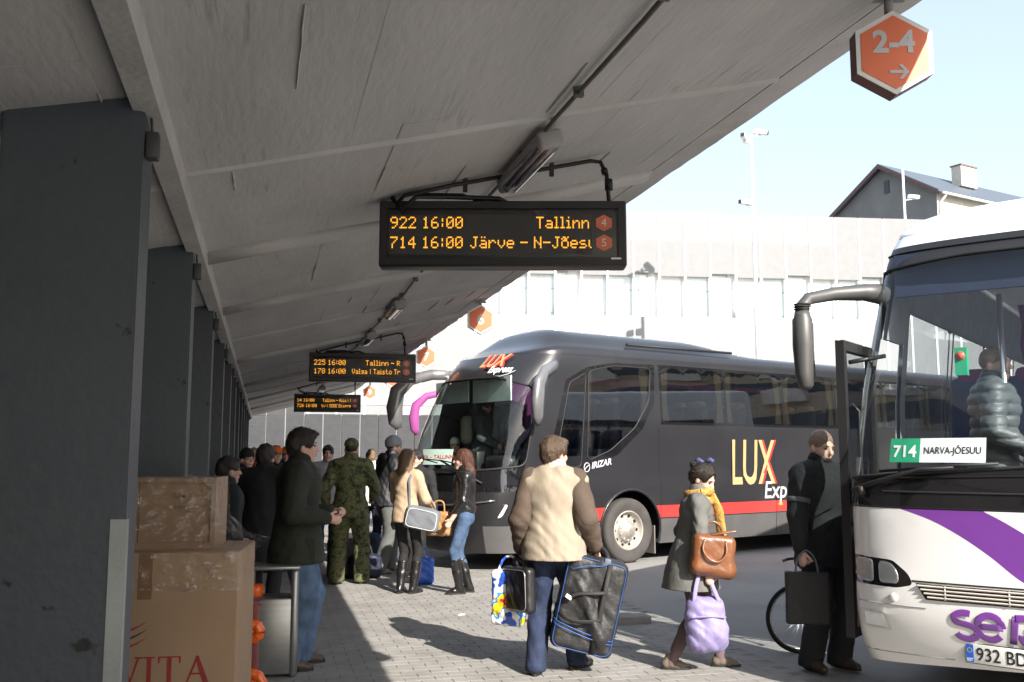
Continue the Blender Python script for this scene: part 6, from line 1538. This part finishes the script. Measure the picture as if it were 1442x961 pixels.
# ------------------------------------------------------------------ litter bin, trolley and bicycle
ss = mat('brushed_stainless', (.33, .34, .35), .38, .8, var=.08, scale=3, stretch=(1, 1, 20), stain=(.24, .24, .25), sscale=4)
bn = thing('litter_bin', 'brushed steel litter bin beside the man in the green parka', 'bin', (.10, 7.48, 0), RAD(-4))
q = MB(); q.rbox((0, 0, .29), (.30, .28, .54), .012); q.build('bin_body', ss, bn)
for sx in (-1, 1): q = MB(); q.rbox((sx * .165, 0, .38), (.055, .30, .76), .02); q.build('side_post', ss, bn)
q = MB(); q.rbox((0, 0, .775), (.40, .31, .028), .008); q.build('bin_lid', ss, bn)
q = MB(); q.lathe([(.05, -.04), (.06, .0), (.055, .03), (.04, .045), (.0, .05)], 14, T(-.12, .02, .60)); q.build('bin_liner', mat('orange_plastic', (.80, .13, .015), .3, coat=.3, bump=.4, bscale=25), bn)
tr = thing('hand_trolley', 'red hand trolley with shiny orange padded wheels behind the cartons', 'trolley', (-.05, 6.72, 0), RAD(-10))
for z_, r_ in ((.10, .10), (.44, .075)):
    q = MB(); ri = []
    for k in range(25):
        t = 2 * math.pi * k / 24; ri.append((.02 + (r_ - .03) * math.cos(t), 0, z_ + (r_ - .03) * math.sin(t)))
    q.tube(ri, [.036 + .004 * math.sin(k * 2.4) for k in range(25)], 10, False); q.lathe([(r_ - .05, -.012), (r_ - .05, .012), (0, .014)], 16, T(.02, 0, z_) @ RX(90)); q.build('wheel', MATS['orange_plastic'], tr)
q = MB(); q.rbox((.03, .03, .34), (.05, .03, .56), .006); q.rbox((-.05, .03, .34), (.04, .03, .56), .006); q.rbox((-.01, .03, .62), (.16, .035, .03), .008); q.build('frame', mat('dusty_red_paint', (.24, .07, .07), .6), tr)

bk = thing('bicycle', 'bicycle with thin black tyres standing behind the bearded man', 'bicycle', (4.30, 7.22, 0), RAD(-14))
tyre2 = mat('bike_tyre', (.012, .012, .012), .7)
def bwheel(x):
    r = .265; q = MB(); q.tube([(x + r * math.cos(t), 0, r + r * math.sin(t)) for t in np.linspace(0, 2 * math.pi, 41)], .016, 8, False); w_ = q.build('wheel', tyre2, bk)
    q = MB(); q.tube([(x + (r - .022) * math.cos(t), 0, r + (r - .022) * math.sin(t)) for t in np.linspace(0, 2 * math.pi, 41)], .008, 6, False); q.build('rim', steel, w_)
    q = MB()
    for k in range(20):
        t = 2 * math.pi * k / 20; q.tube([(x + .02 * math.cos(t + 1), .02 * (-1) ** k, r + .02 * math.sin(t + 1)), (x + (r - .025) * math.cos(t), 0, r + (r - .025) * math.sin(t))], .0014, 4)
    q.tube([(x, -.04, r), (x, .04, r)], .018, 8); q.build('spokes', steel, w_, kind='stuff')
bwheel(0); bwheel(.92)
fr_m = mat('bike_frame_dark', (.05, .05, .06), .3, coat=.6)
q = MB(); q.tube([(0, 0, .265), (.05, 0, .42), (.13, 0, .70)], .014, 8); q.tube([(.12, 0, .62), (.40, 0, .30)], .018, 8); q.tube([(.12, 0, .60), (.52, 0, .58)], .015, 8); q.tube([(.40, 0, .30), (.55, 0, .66)], .016, 8); q.tube([(.40, 0, .30), (.92, 0, .265)], .012, 8); q.tube([(.52, 0, .56), (.92, 0, .265)], .010, 8); q.build('frame', fr_m, bk)
q = MB(); q.tube([(.13, 0, .68), (.12, 0, .73)], .014, 8); q.tube(sm([(-.06, -.24, .70), (.0, -.22, .72), (.11, -.10, .74), (.11, .10, .74), (.0, .22, .72), (-.06, .24, .70)]), .012, 8); q.build('handlebar', blk, bk)
q = SDF((.40, -.12, .62), (.76, .12, .76), .01); q.cone((.46, 0, .69), (.66, 0, .69), .025, .07, .02, ((0, 0, 1), 2.2)); add('saddle', q.mesh('s'), blk_pl, bk)
q = MB(); q.lathe([(.08, -.004), (.085, .0), (.08, .004)], 20, T(.40, -.05, .30) @ RX(90)); q.tube([(.40, -.05, .30), (.47, -.06, .16)], .010, 6); q.tube([(.40, .05, .30), (.33, .06, .44)], .010, 6); q.build('crank', steel, bk)
